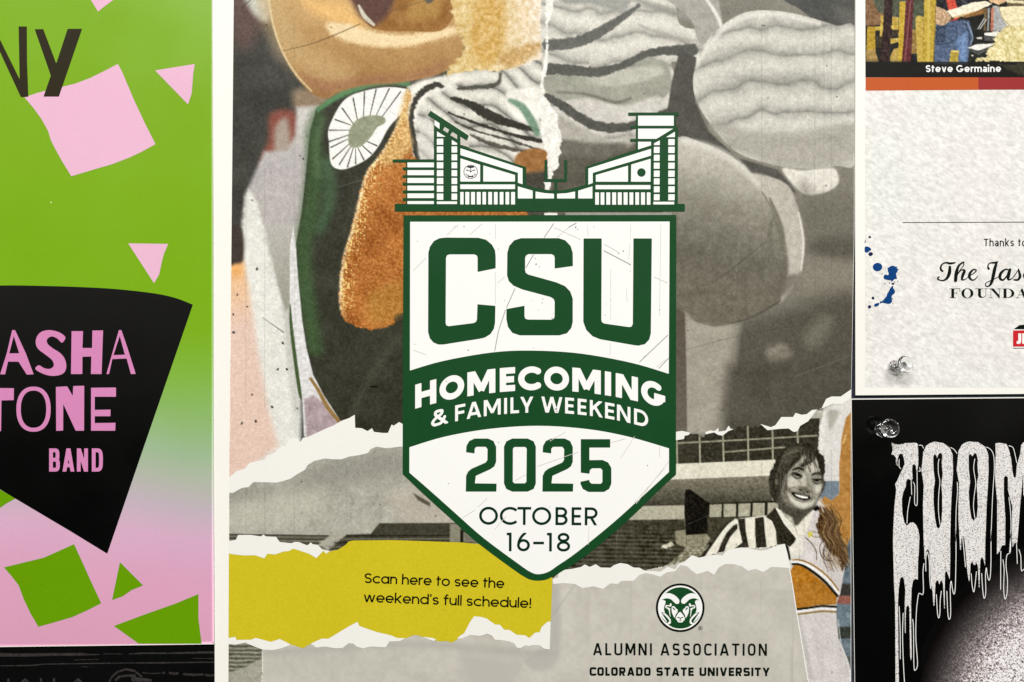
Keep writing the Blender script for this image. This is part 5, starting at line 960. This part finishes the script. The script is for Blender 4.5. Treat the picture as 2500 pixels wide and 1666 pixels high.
    for x0, x1, c in ((1455, 1475, (150, 150, 146)), (1490, 1515, (190, 120, 92)), (1425, 1445, (110, 90, 60))): P([(x0, 80), (x1, 80), (x1-10, 300), (x0-10, 300)], c)
    ph.L(X4([(1420, 180), (1360, 280)]), 2, (220, 220, 214), 2); ph.L(X4([(1440, 190), (1380, 280)]), 2, (220, 220, 214), 2)
    P([(1420, 320), (1560, 300), (1570, 330), (1560, 360), (1420, 340)], (240, 238, 226)); P([(1420, 342), (1560, 360), (1500, 400), (1420, 390)], (90, 92, 90)); P([(1260, 460), (1330, 430), (1510, 418), (1500, 440), (1360, 490)], (242, 240, 230)); P([(1260, 470), (1360, 495), (1480, 445), (1480, 470), (1360, 530)], (84, 86, 84)); P([(1340, 360), (1400, 355), (1400, 378), (1350, 378)], (226, 222, 206)); P([(1290, 530), (1320, 530), (1310, 550)], (226, 222, 206))
    ph.P(X4([(1345, 590), (1350, 565), (1440, 555), (1450, 490), (1510, 420), (1520, 360), (1590, 290), (1660, 255), (1820, 250), (1820, 590)]), lambda X, Y: np.array((228, 214, 158.0))+(vnoise(X, Y, 4, 3)*54+vnoise(X, Y, 9, 5)*40)[..., None]*np.array((1, 1, 1.3)), 3, 1, 3, 6)
    P([(1100, 485), (1178, 490), (1172, 600), (1085, 600)], (184, 160, 70)); P([(1100, 485), (1178, 490), (1170, 505), (1110, 500)], (222, 200, 110))
    q = ph.win(bb(X4([(200, 598), (1900, 598), (1900, 760), (200, 760)]), 0)); ph.C[q] = ph.C[q]*.28+np.array((20, 19, 16))   # translucent caption strip printed over it
    ph.P([(2112, 150), (2230, 152), (2230, 192), (2112, 192)], (30, 28, 25), 20, .7); ph.P(X4([(1560, 620), (1810, 610), (1810, 740), (1700, 700)]), speck((62, 60, 44), 12, 7), 4, .8, 3)
    ph.Y = np.minimum(ph.Y, 189.6); ph.sheets(h+2*EPS, photo, r, [('workshop_photo', None)])
    line('Steve Germqine', 2259.5, 177, 2443, 176.5, 17.0, 3.2, .13, gapw=.24).mesh('lettering', h+4*EPS, white_ink, r)
    def part(name, pts, m, k, st=1.0): return shape_of(pts, st).mesh(name, h+k*EPS, m, r)
    part('colour_bar', [(2113, 190), (2388, 189.5), (2388, 220), (2113, 222)], ink('orange_ink', (198, 92, 42), .42, .05), 2); part('colour_bar', [(2388, 189.5), (2640, 189), (2640, 219), (2388, 220)], ink('maroon_ink', (158, 52, 52), .42, .05), 2)
    part('thin_rule', [(2203, 543.2), (2640, 541.2), (2640, 543.2), (2203, 545)], black_ink, 2, .5)
    blue = ink('navy_ink', (20, 68, 128), .4, .05); nv = ink('dark_navy_ink', (20, 34, 74), .4, .05)
    def blob(pts, m=blue): part('ink_splat', Y3(smooth(pts, 3, True)), m, 2, .5)
    blob([(250, 249), (260, 239), (271, 249), (261, 260)], nv); blob([(223, 275), (229, 275), (228, 292), (223, 295)], nv); blob([(223, 325), (245, 322), (268, 335), (270, 348), (250, 362), (240, 368), (223, 362)]); blob([(250, 378), (262, 364), (280, 368), (285, 380), (270, 395), (255, 390)], nv)
    blob([(283, 478), (295, 455), (320, 446), (348, 456), (356, 480), (345, 502), (320, 511), (295, 503)])
    s = Shape(2140, 640, 2200, 760, .5)
    s.poly(Y3(smooth([(366, 550), (380, 535), (400, 540), (405, 525), (398, 505), (402, 485), (420, 472), (435, 468), (458, 475), (470, 488), (474, 510), (462, 530), (468, 565), (450, 572), (432, 582), (400, 578), (372, 570)], 3, True)))
    for p in ([(395, 485, 4), (420, 500, 16)], [(483, 497, 3), (460, 500, 16)], [(472, 475, 3), (450, 490, 16)], [(470, 568, 4), (450, 555, 22)], [(428, 590, 5), (440, 560, 30)]): s.path([(a, b, c/3) for a, b, c in Y3(p)])
    s.mesh('ink_splat', h+2*EPS, blue, r)
    blob([(427, 603), (440, 598), (450, 606), (440, 615), (430, 612)], nv)
    s = Shape(2120, 690, 2200, 760, .5)
    s.poly(Y3(smooth([(430, 625), (440, 625), (440, 640), (453, 660), (450, 680), (432, 695), (428, 715), (432, 740), (418, 758), (395, 760), (360, 752), (340, 758), (340, 742), (358, 738), (375, 718), (390, 700), (392, 685), (405, 665), (415, 645)], 3, True))).poly(Y3(smooth([(295, 765), (315, 755), (335, 755), (325, 775), (300, 782)], 3, True)))
    s.mesh('ink_splat', h+2*EPS, blue, r)
    blob([(274, 716), (285, 703), (297, 716), (286, 729)], nv); blob([(246, 782), (258, 769), (272, 780), (262, 796), (250, 793)], nv)
    for x, y in ((355, 531), (376, 607), (412, 600), (435, 720), (437, 760), (452, 592), (475, 588)): part('ink_splat', Y3(arc(x, y, 5, 4, 0, 360, 2, 10)[:-1]), nv, 2, .4)
    line('Thqnks to', 2401.5, 602, 2506.5, 602, 18.6, 2.7, .15, gapw=.3).mesh('lettering', h+2*EPS, black_ink, r)
    s = Shape(2280, 630, 2512, 706, .6); v = lambda p: s.path([(a, b, c/4.9*1.18) for a, b, c in J(smooth(p, 5))])
    for p in ([(150, 600, 20), (128, 575, 22), (140, 525, 16), (185, 500, 16), (240, 508, 24), (300, 500, 14)], [(238, 550, 26), (232, 620, 36), (205, 682, 28), (160, 712, 16), (112, 706, 14), (92, 690, 18), (108, 668, 14)],
              [(400, 492, 16), (345, 535, 22), (315, 620, 34), (306, 712, 34)], [(400, 490, 12), (402, 530, 10), (350, 600, 8), (330, 650, 6)], [(330, 640, 8), (375, 588, 12), (412, 596, 26), (392, 650, 30), (382, 700, 20), (420, 700, 10), (455, 670, 7)],
              [(470, 660, 8), (530, 622, 12), (552, 590, 14), (520, 582, 16), (482, 620, 26), (470, 670, 28), (500, 706, 18), (535, 700, 12), (570, 662, 9)],
              [(702, 572, 24), (692, 540, 14), (715, 505, 12), (765, 500, 20), (812, 490, 12)], [(800, 492, 18), (778, 560, 32), (758, 650, 34), (738, 730, 30), (705, 778, 16), (668, 778, 12), (672, 740, 10), (730, 712, 9), (800, 680, 8), (835, 650, 8)],
              [(950, 590, 14), (900, 580, 16), (845, 630, 30), (838, 688, 26), (880, 704, 18), (930, 640, 12)], [(958, 580, 26), (938, 650, 36), (938, 700, 22), (985, 684, 10), (1055, 590, 9)], [(1058, 578, 14), (1068, 620, 24), (1076, 665, 28), (1050, 704, 22), (1005, 704, 16)], [(1180, 585, 16), (1130, 640, 28), (1140, 700, 20)]): v(p)
    s.mesh('lettering', h+2*EPS, black_ink, r)
    s = Shape(2314, 700, 2512, 732, .5); fl = lambda a, b, w: s.op(bb(J([a, b]), 3+w/4.9), lambda X, Y: sd_flat(X, Y, *J([a, b]), w/4.9), False)
    T_, B_ = 808, 922
    for x, w in ((272, 34), (592, 34), (898, 34)): fl((x, T_), (x, B_ if x != 592 else 890), w)
    fl((232, B_-3), (310, B_-3), 7); fl((232, T_+3), (358, T_+3), 7); fl((285, 862), (322, 862), 6); fl((322, 840), (322, 884), 5); fl((356, 806), (358, 846), 6)
    s.poly(J(arc(447, 865, 72, 60, 0, 360, 2, 36)[:-1])); s.poly(J(arc(447, 865, 38, 54, 0, 360, 2, 30)[:-1]), True)
    fl((540, T_+3), (640, T_+3), 7); fl((650, T_+3), (690, T_+3), 7); fl((668, T_), (668, 890), 6); s.path([(a, b, c/4.9) for a, b, c in J([(590, 885, 34), (600, 905, 28), (630, 915, 10), (655, 908, 6), (668, 888, 6)])])
    fl((703, B_-3), (752, B_-3), 6); fl((728, T_), (728, B_), 5); fl((703, T_+3), (760, T_+3), 7); s.poly(J([(722, T_), (760, T_), (834, 890), (834, 924), (826, 924)])); fl((830, T_), (830, B_), 5); fl((806, T_+3), (852, T_+3), 6)
    s.poly(J([(865, T_), (930, T_)]+[(x, y) for x, y in arc(925, 865, 84, 57, 90, -90, 2, 18)][::-1]+[(925, B_), (865, B_)])); s.poly(J([(915, T_+7), (925, T_+7)]+arc(925, 865, 50, 50, 90, -90, 2, 18)[::-1]+[(915, B_-7)]), True); s.poly(J([(865, T_+7), (880, T_+7), (880, B_-7), (865, B_-7)]), True)
    fl((1028, B_-3), (1075, B_-3), 6); s.poly(J([(1046, B_), (1040, B_), (1096, 806), (1104, 806), (1160, 922), (1122, 922), (1086, 835)])); fl((1062, 884), (1130, 884), 6)
    s.mesh('lettering', h+2*EPS, black_ink, r)
    red = ink('red_ink', (208, 44, 50), .4, .05)
    part('sponsor_mark', J([(996, 1296), (1070, 1246), (1127, 1240), (1500, 1240), (1500, 1290)]), black_ink, 2, .6); part('sponsor_mark', J([(993, 1310), (1500, 1304), (1500, 1500), (993, 1503)]), red, 2, .6); part('sponsor_mark', J([(993, 1519), (1500, 1516), (1500, 1524), (993, 1527)]), black_ink, 2, .6)
    s = Shape(2478, 808, 2512, 846, .5); s.poly(J([(1055, 1345), (1090, 1345), (1090, 1440), (1080, 1465), (1055, 1472), (1035, 1465), (1037, 1435), (1052, 1438), (1056, 1425)])); s.poly(J([(1102, 1345), (1160, 1345), (1160, 1470), (1102, 1470)])); s.mesh('lettering', h+3*EPS, white_ink, r)
flyer()

# ================================================================ black poster with dripping letters (lower right)
def dripping_poster():
    r = thing('glossy_poster', 'glossy black poster with dripping white static-speckled letters at the lower right', 'poster')
    h = 0.0006; Z3 = lambda p: T(2040, 950, 3.485, p); Z4 = lambda p: T(2040, 1300, 4.285, p)
    sheet('paper_sheet', [(2079.5, 974), (3000, 966), (3000, 2000), (2092, 2000), (2087.5, 1640), (2083, 1300)], h, 0.0004, paper, r)
    sheet('black_ground', [(2080.5, 976.3), (3000, 968.3), (3000, 2000), (2093, 2000), (2088.5, 1640), (2084, 1300)], h+EPS, EPS*.5, black_gloss, r)
    gl = Canvas(2250, 1340, 2620, 1800, 1.0, (6, 5, 5)); X, Y = gl.X, gl.Y
    d = np.hypot((X-2640)/1.0, (Y-1790)/1.12)
    lv = np.clip((432-d)/185, 0, 1)**1.15; n_ = vnoise(X, Y, 2.0, 3)*.9+vnoise(X, Y, 3.6, 7)*.4
    tone = lv[..., None]*np.array((222, 206, 206.0))+np.clip(lv*1.3-.3, 0, 1)[..., None]*60
    gl.C = np.array((5, 4, 4.0))+tone*(0.86+n_[..., None]*np.clip(lv*1.3, 0, 1)[..., None]*1.25)+((n_ > .5*(1.25-lv))*lv*26)[..., None]
    gm = lv > 0.004
    gl.sheets(h+2*EPS, mat('speckled_print', None, 0.3, 0.01, 1500, 0.4, attr='ink'), r, [('static_gradient', gm)])
    m = bpy.data.materials.new('static_ink'); m.use_nodes = True; nt = m.node_tree; N = nt.nodes
    tc = N.new('ShaderNodeTexCoord'); nz = N.new('ShaderNodeTexNoise'); nz.inputs['Scale'].default_value = 2300; nz.inputs['Detail'].default_value = 2.0; nz.inputs['Roughness'].default_value = .7
    cr = N.new('ShaderNodeValToRGB'); cr.color_ramp.elements[0].position = .33; cr.color_ramp.elements[1].position = .49
    cr.color_ramp.elements[0].color = tuple(base((24, 24, 24)))+(1,); cr.color_ramp.elements[1].color = tuple(base((246, 242, 238)))+(1,)
    nt.links.new(tc.outputs['Object'], nz.inputs['Vector']); nt.links.new(nz.outputs[0], cr.inputs[0]); nt.links.new(cr.outputs[0], N['Principled BSDF'].inputs['Base Color']); N['Principled BSDF'].inputs['Roughness'].default_value = .35
    def letter(outer, holes=()):
        s = shape_of(outer, .8)
        for q in holes: s.poly(q, True)
        s.mesh('dripping_letter', h+3*EPS, m, r)
    letter(Z3([(480, 455), (505, 470), (545, 475), (600, 462), (690, 460), (704, 472), (708, 560), (708, 640), (700, 692), (690, 688), (688, 655), (672, 640), (658, 650), (655, 690), (660, 760), (650, 790), (640, 775), (622, 765), (605, 785), (602, 830), (580, 880), (568, 940), (572, 1060), (590, 1140), (612, 1165), (640, 1140), (665, 1137), (690, 1160), (708, 1200), (718, 1260), (712, 1400)])
           +Z4([(868, 300), (865, 500), (840, 488), (815, 510), (800, 600), (795, 760), (797, 1000), (802, 1300), (795, 1358), (786, 1300), (780, 1000), (778, 800), (762, 762), (745, 790), (738, 900), (738, 1065), (730, 1050), (728, 800), (735, 600), (720, 490), (700, 468), (680, 490), (665, 600), (658, 740), (662, 1200), (668, 1600), (632, 1600), (630, 1000), (628, 760), (615, 500), (606, 100)])
           +Z3([(495, 1200), (505, 1000), (520, 860), (512, 808), (530, 780), (555, 720), (575, 680), (592, 640), (588, 600), (575, 558), (560, 550), (545, 560), (530, 600), (528, 648), (516, 645), (520, 590), (500, 562), (480, 560), (490, 520)]))
    letter(Z3([(750, 540), (775, 485), (815, 458), (850, 450), (920, 462), (975, 500), (1000, 560), (1005, 700), (992, 900), (985, 1050), (980, 1300)])+Z4([(1205, 300), (1200, 500), (1185, 450), (1165, 405), (1150, 430), (1148, 560), (1148, 800), (1142, 800), (1130, 540), (1115, 508), (1100, 520), (1092, 552), (1080, 510), (1062, 505), (1050, 540), (1045, 640), (1040, 770), (1030, 770), (1020, 620), (1003, 560), (992, 300), (985, 200), (968, 178), (952, 200), (948, 290), (935, 280), (932, 100)])+Z3([(755, 1350), (752, 1200), (748, 1000), (755, 820), (735, 690), (745, 600)]),
           [Z3([(835, 580), (842, 562), (852, 558), (862, 566), (868, 590), (876, 570), (885, 548), (900, 546), (910, 556), (912, 580), (908, 640), (916, 720), (905, 820), (912, 900), (912, 1040), (905, 1140), (885, 1192), (865, 1180), (850, 1100), (838, 960), (840, 860), (850, 780), (838, 690)])])
    letter(Z3([(1050, 530), (1080, 475), (1115, 455), (1150, 448), (1220, 455), (1280, 495), (1305, 560), (1307, 700), (1300, 850), (1290, 1000), (1282, 1250)])+Z4([(1572, 100), (1570, 360), (1555, 290), (1535, 258), (1520, 300), (1515, 420), (1512, 580), (1506, 580), (1495, 360), (1480, 318), (1466, 345), (1450, 340), (1435, 305), (1418, 340), (1412, 460), (1405, 520), (1398, 500), (1380, 380), (1365, 180), (1355, 80), (1335, 38), (1322, 70), (1318, 190), (1308, 180), (1300, 0)])+Z3([(1060, 1240), (1050, 1120), (1050, 1000), (1055, 800), (1035, 690), (1048, 560)]),
           [Z3([(1137, 570), (1145, 558), (1157, 556), (1168, 575), (1178, 560), (1188, 548), (1203, 550), (1215, 600), (1212, 650), (1220, 740), (1205, 820), (1212, 900), (1215, 1000), (1208, 1090), (1180, 1122), (1160, 1100), (1145, 1000), (1138, 880), (1150, 790), (1138, 680)])])
    letter(Z3([(1365, 465), (1385, 460), (1420, 462), (1460, 470), (1478, 510), (1500, 600), (1510, 700), (1520, 750), (1530, 758), (1540, 750), (1548, 650), (1575, 560), (1585, 480), (1603, 455), (1700, 440), (1700, 1100), (1603, 900), (1600, 715), (1590, 850), (1575, 1000), (1560, 1200), (1550, 1320), (1530, 1308), (1512, 1350), (1505, 1280), (1508, 1000), (1490, 930), (1472, 860), (1472, 755), (1455, 738), (1437, 755), (1437, 900), (1450, 1100), (1448, 1330), (1420, 1335), (1400, 1385), (1378, 1410), (1380, 1200), (1380, 950), (1365, 800), (1362, 700), (1368, 560)]))
    wl = white_ink
    def ol(F_, ps, w=1.7):
        for p in ps:
            q = smooth(F_(p), 4) if len(p) > 2 else F_(p); b = bb(q, 3); Shape(*b, .6).path(q, w).mesh('drip_outline', h+3*EPS, wl, r)
    ol(Z4, [[(930, 330), (920, 420), (925, 600), (915, 655), (880, 642), (865, 700), (850, 850), (845, 1100), (862, 1350), (858, 1415), (840, 1445), (825, 1400), (820, 1000), (810, 915)], [(712, 850), (706, 1100), (716, 1400), (728, 1600)], [(670, 780), (680, 1000), (682, 1330)], [(1112, 620), (1100, 720), (1097, 850), (1085, 900), (1072, 850), (1060, 655)],
            [(1262, -20), (1266, 200), (1258, 580), (1243, 650), (1228, 590), (1215, 515), (1205, 600), (1210, 850), (1195, 915), (1180, 850), (1170, 620)], [(965, 200), (950, 270), (950, 410)], [(965, 200), (985, 300), (990, 480), (1000, 590)], [(1632, -20), (1632, 300), (1625, 460), (1610, 505), (1592, 440), (1584, 375), (1574, 450), (1578, 630), (1560, 695), (1545, 600), (1535, 435)],
            [(1480, 415), (1465, 560), (1452, 628), (1435, 560), (1425, 435)], [(1335, 55), (1350, 200), (1365, 365)], [(1838, -20), (1836, 200), (1800, 240), (1790, 350), (1805, 500), (1800, 640), (1780, 702), (1765, 600), (1770, 400), (1758, 290)], [(1735, 200), (1733, 600)], [(1900, 130), (1908, 330)], [(1925, 185), (1945, 260), (1950, 400), (1975, 390)]])
    ol(Z3, [[(715, 480), (740, 482), (752, 505)], [(985, 500), (1012, 515), (1038, 550)], [(1290, 495), (1330, 522), (1352, 580), (1355, 700), (1342, 900), (1330, 1200), (1327, 1300)], [(1040, 795), (1042, 880), (1030, 1050), (1028, 1300)], [(885, 598), (878, 640), (880, 720), (892, 790), (882, 900), (880, 1040), (893, 1155)], [(1190, 596), (1180, 680), (1197, 800), (1186, 900), (1178, 1000), (1190, 1100)], [(640, 920), (618, 1040), (612, 1145)], [(697, 695), (700, 960), (688, 993), (676, 960), (678, 830), (665, 795)], [(648, 790), (652, 900)],
            [(1480, 485), (1515, 500), (1535, 570), (1547, 630)], [(1480, 925), (1495, 1060), (1498, 1200), (1490, 1330), (1485, 1400)], [(520, 600), (520, 640), (535, 650)], [(545, 600), (545, 660), (560, 680)], [(720, 670), (725, 700), (712, 700)]], 1.5)
dripping_poster()

# ================================================================ clear push pins
def clear_plastic():
    m = bpy.data.materials.new('clear_plastic'); m.use_nodes = True; b = m.node_tree.nodes['Principled BSDF']
    b.inputs['Transmission Weight'].default_value = 1.0; b.inputs['IOR'].default_value = 1.49; b.inputs['Roughness'].default_value = 0.03
    b.inputs['Base Color'].default_value = (.97, .98, .98, 1)
    return m
def lathe(name, prof, m, parent, seg=48):
    vs = []; fs = []; n = len(prof)
    for i in range(seg):
        a = 2*pi*i/seg
        for rr_, hh in prof: vs.append((rr_*cos(a), -hh, rr_*sin(a)))
    for i in range(seg):
        j = (i+1) % seg
        for k in range(n-1): fs.append((i*n+k, i*n+k+1, j*n+k+1, j*n+k))
    me = bpy.data.meshes.new(name); me.from_pydata(vs, [], fs); me.update()
    import bmesh
    bm = bmesh.new(); bm.from_mesh(me); bmesh.ops.remove_doubles(bm, verts=bm.verts, dist=1e-6); bmesh.ops.recalc_face_normals(bm, faces=bm.faces); bm.to_mesh(me); bm.free()
    for p in me.polygons: p.use_smooth = True
    return put(name, me, m, parent)
cp = clear_plastic(); steel = bpy.data.materials.new('steel'); steel.use_nodes = True
steel.node_tree.nodes['Principled BSDF'].inputs['Metallic'].default_value = 1; steel.node_tree.nodes['Principled BSDF'].inputs['Base Color'].default_value = (.5, .5, .5, 1); steel.node_tree.nodes['Principled BSDF'].inputs['Roughness'].default_value = .25
def push_pin(px, py, h, rx, rz, label, k=1.0):
    r = thing('push_pin', label, 'push pin', group='clear push pins')
    r.location = V(px, py, h); r.rotation_euler = (rx, 0, rz)
    mm = 0.001*k
    lathe('base_flange', [(0, 0.2*mm), (3.3*mm, 0.2*mm), (3.85*mm, 0.5*mm), (3.85*mm, 0.9*mm), (3.4*mm, 1.25*mm), (1.9*mm, 1.5*mm), (0, 1.5*mm)], cp, r)
    lathe('grip', [(0, 1.52*mm), (1.7*mm, 1.52*mm), (1.45*mm, 2.4*mm), (1.35*mm, 4.2*mm), (1.7*mm, 6.2*mm), (0, 6.2*mm)], cp, r)
    lathe('head', [(0, 6.22*mm), (2.0*mm, 6.22*mm), (4.1*mm, 6.9*mm), (4.55*mm, 7.4*mm), (4.5*mm, 8.0*mm), (4.0*mm, 8.35*mm), (2.6*mm, 8.3*mm), (2.1*mm, 7.9*mm), (0, 7.75*mm)], cp, r)
    lathe('needle', [(0, -6*mm), (0.5*mm, -4*mm), (0.5*mm, 3.8*mm), (0, 4.2*mm)], steel, r, 16)
push_pin(2153.5, 1049, 0.00075, radians(-11), radians(2), 'clear plastic push pin in the top left corner of the glossy black poster')
push_pin(2184, 897, 0.0012, radians(-13), radians(16), 'clear plastic push pin in the lower left corner of the white textured flyer', 0.92)
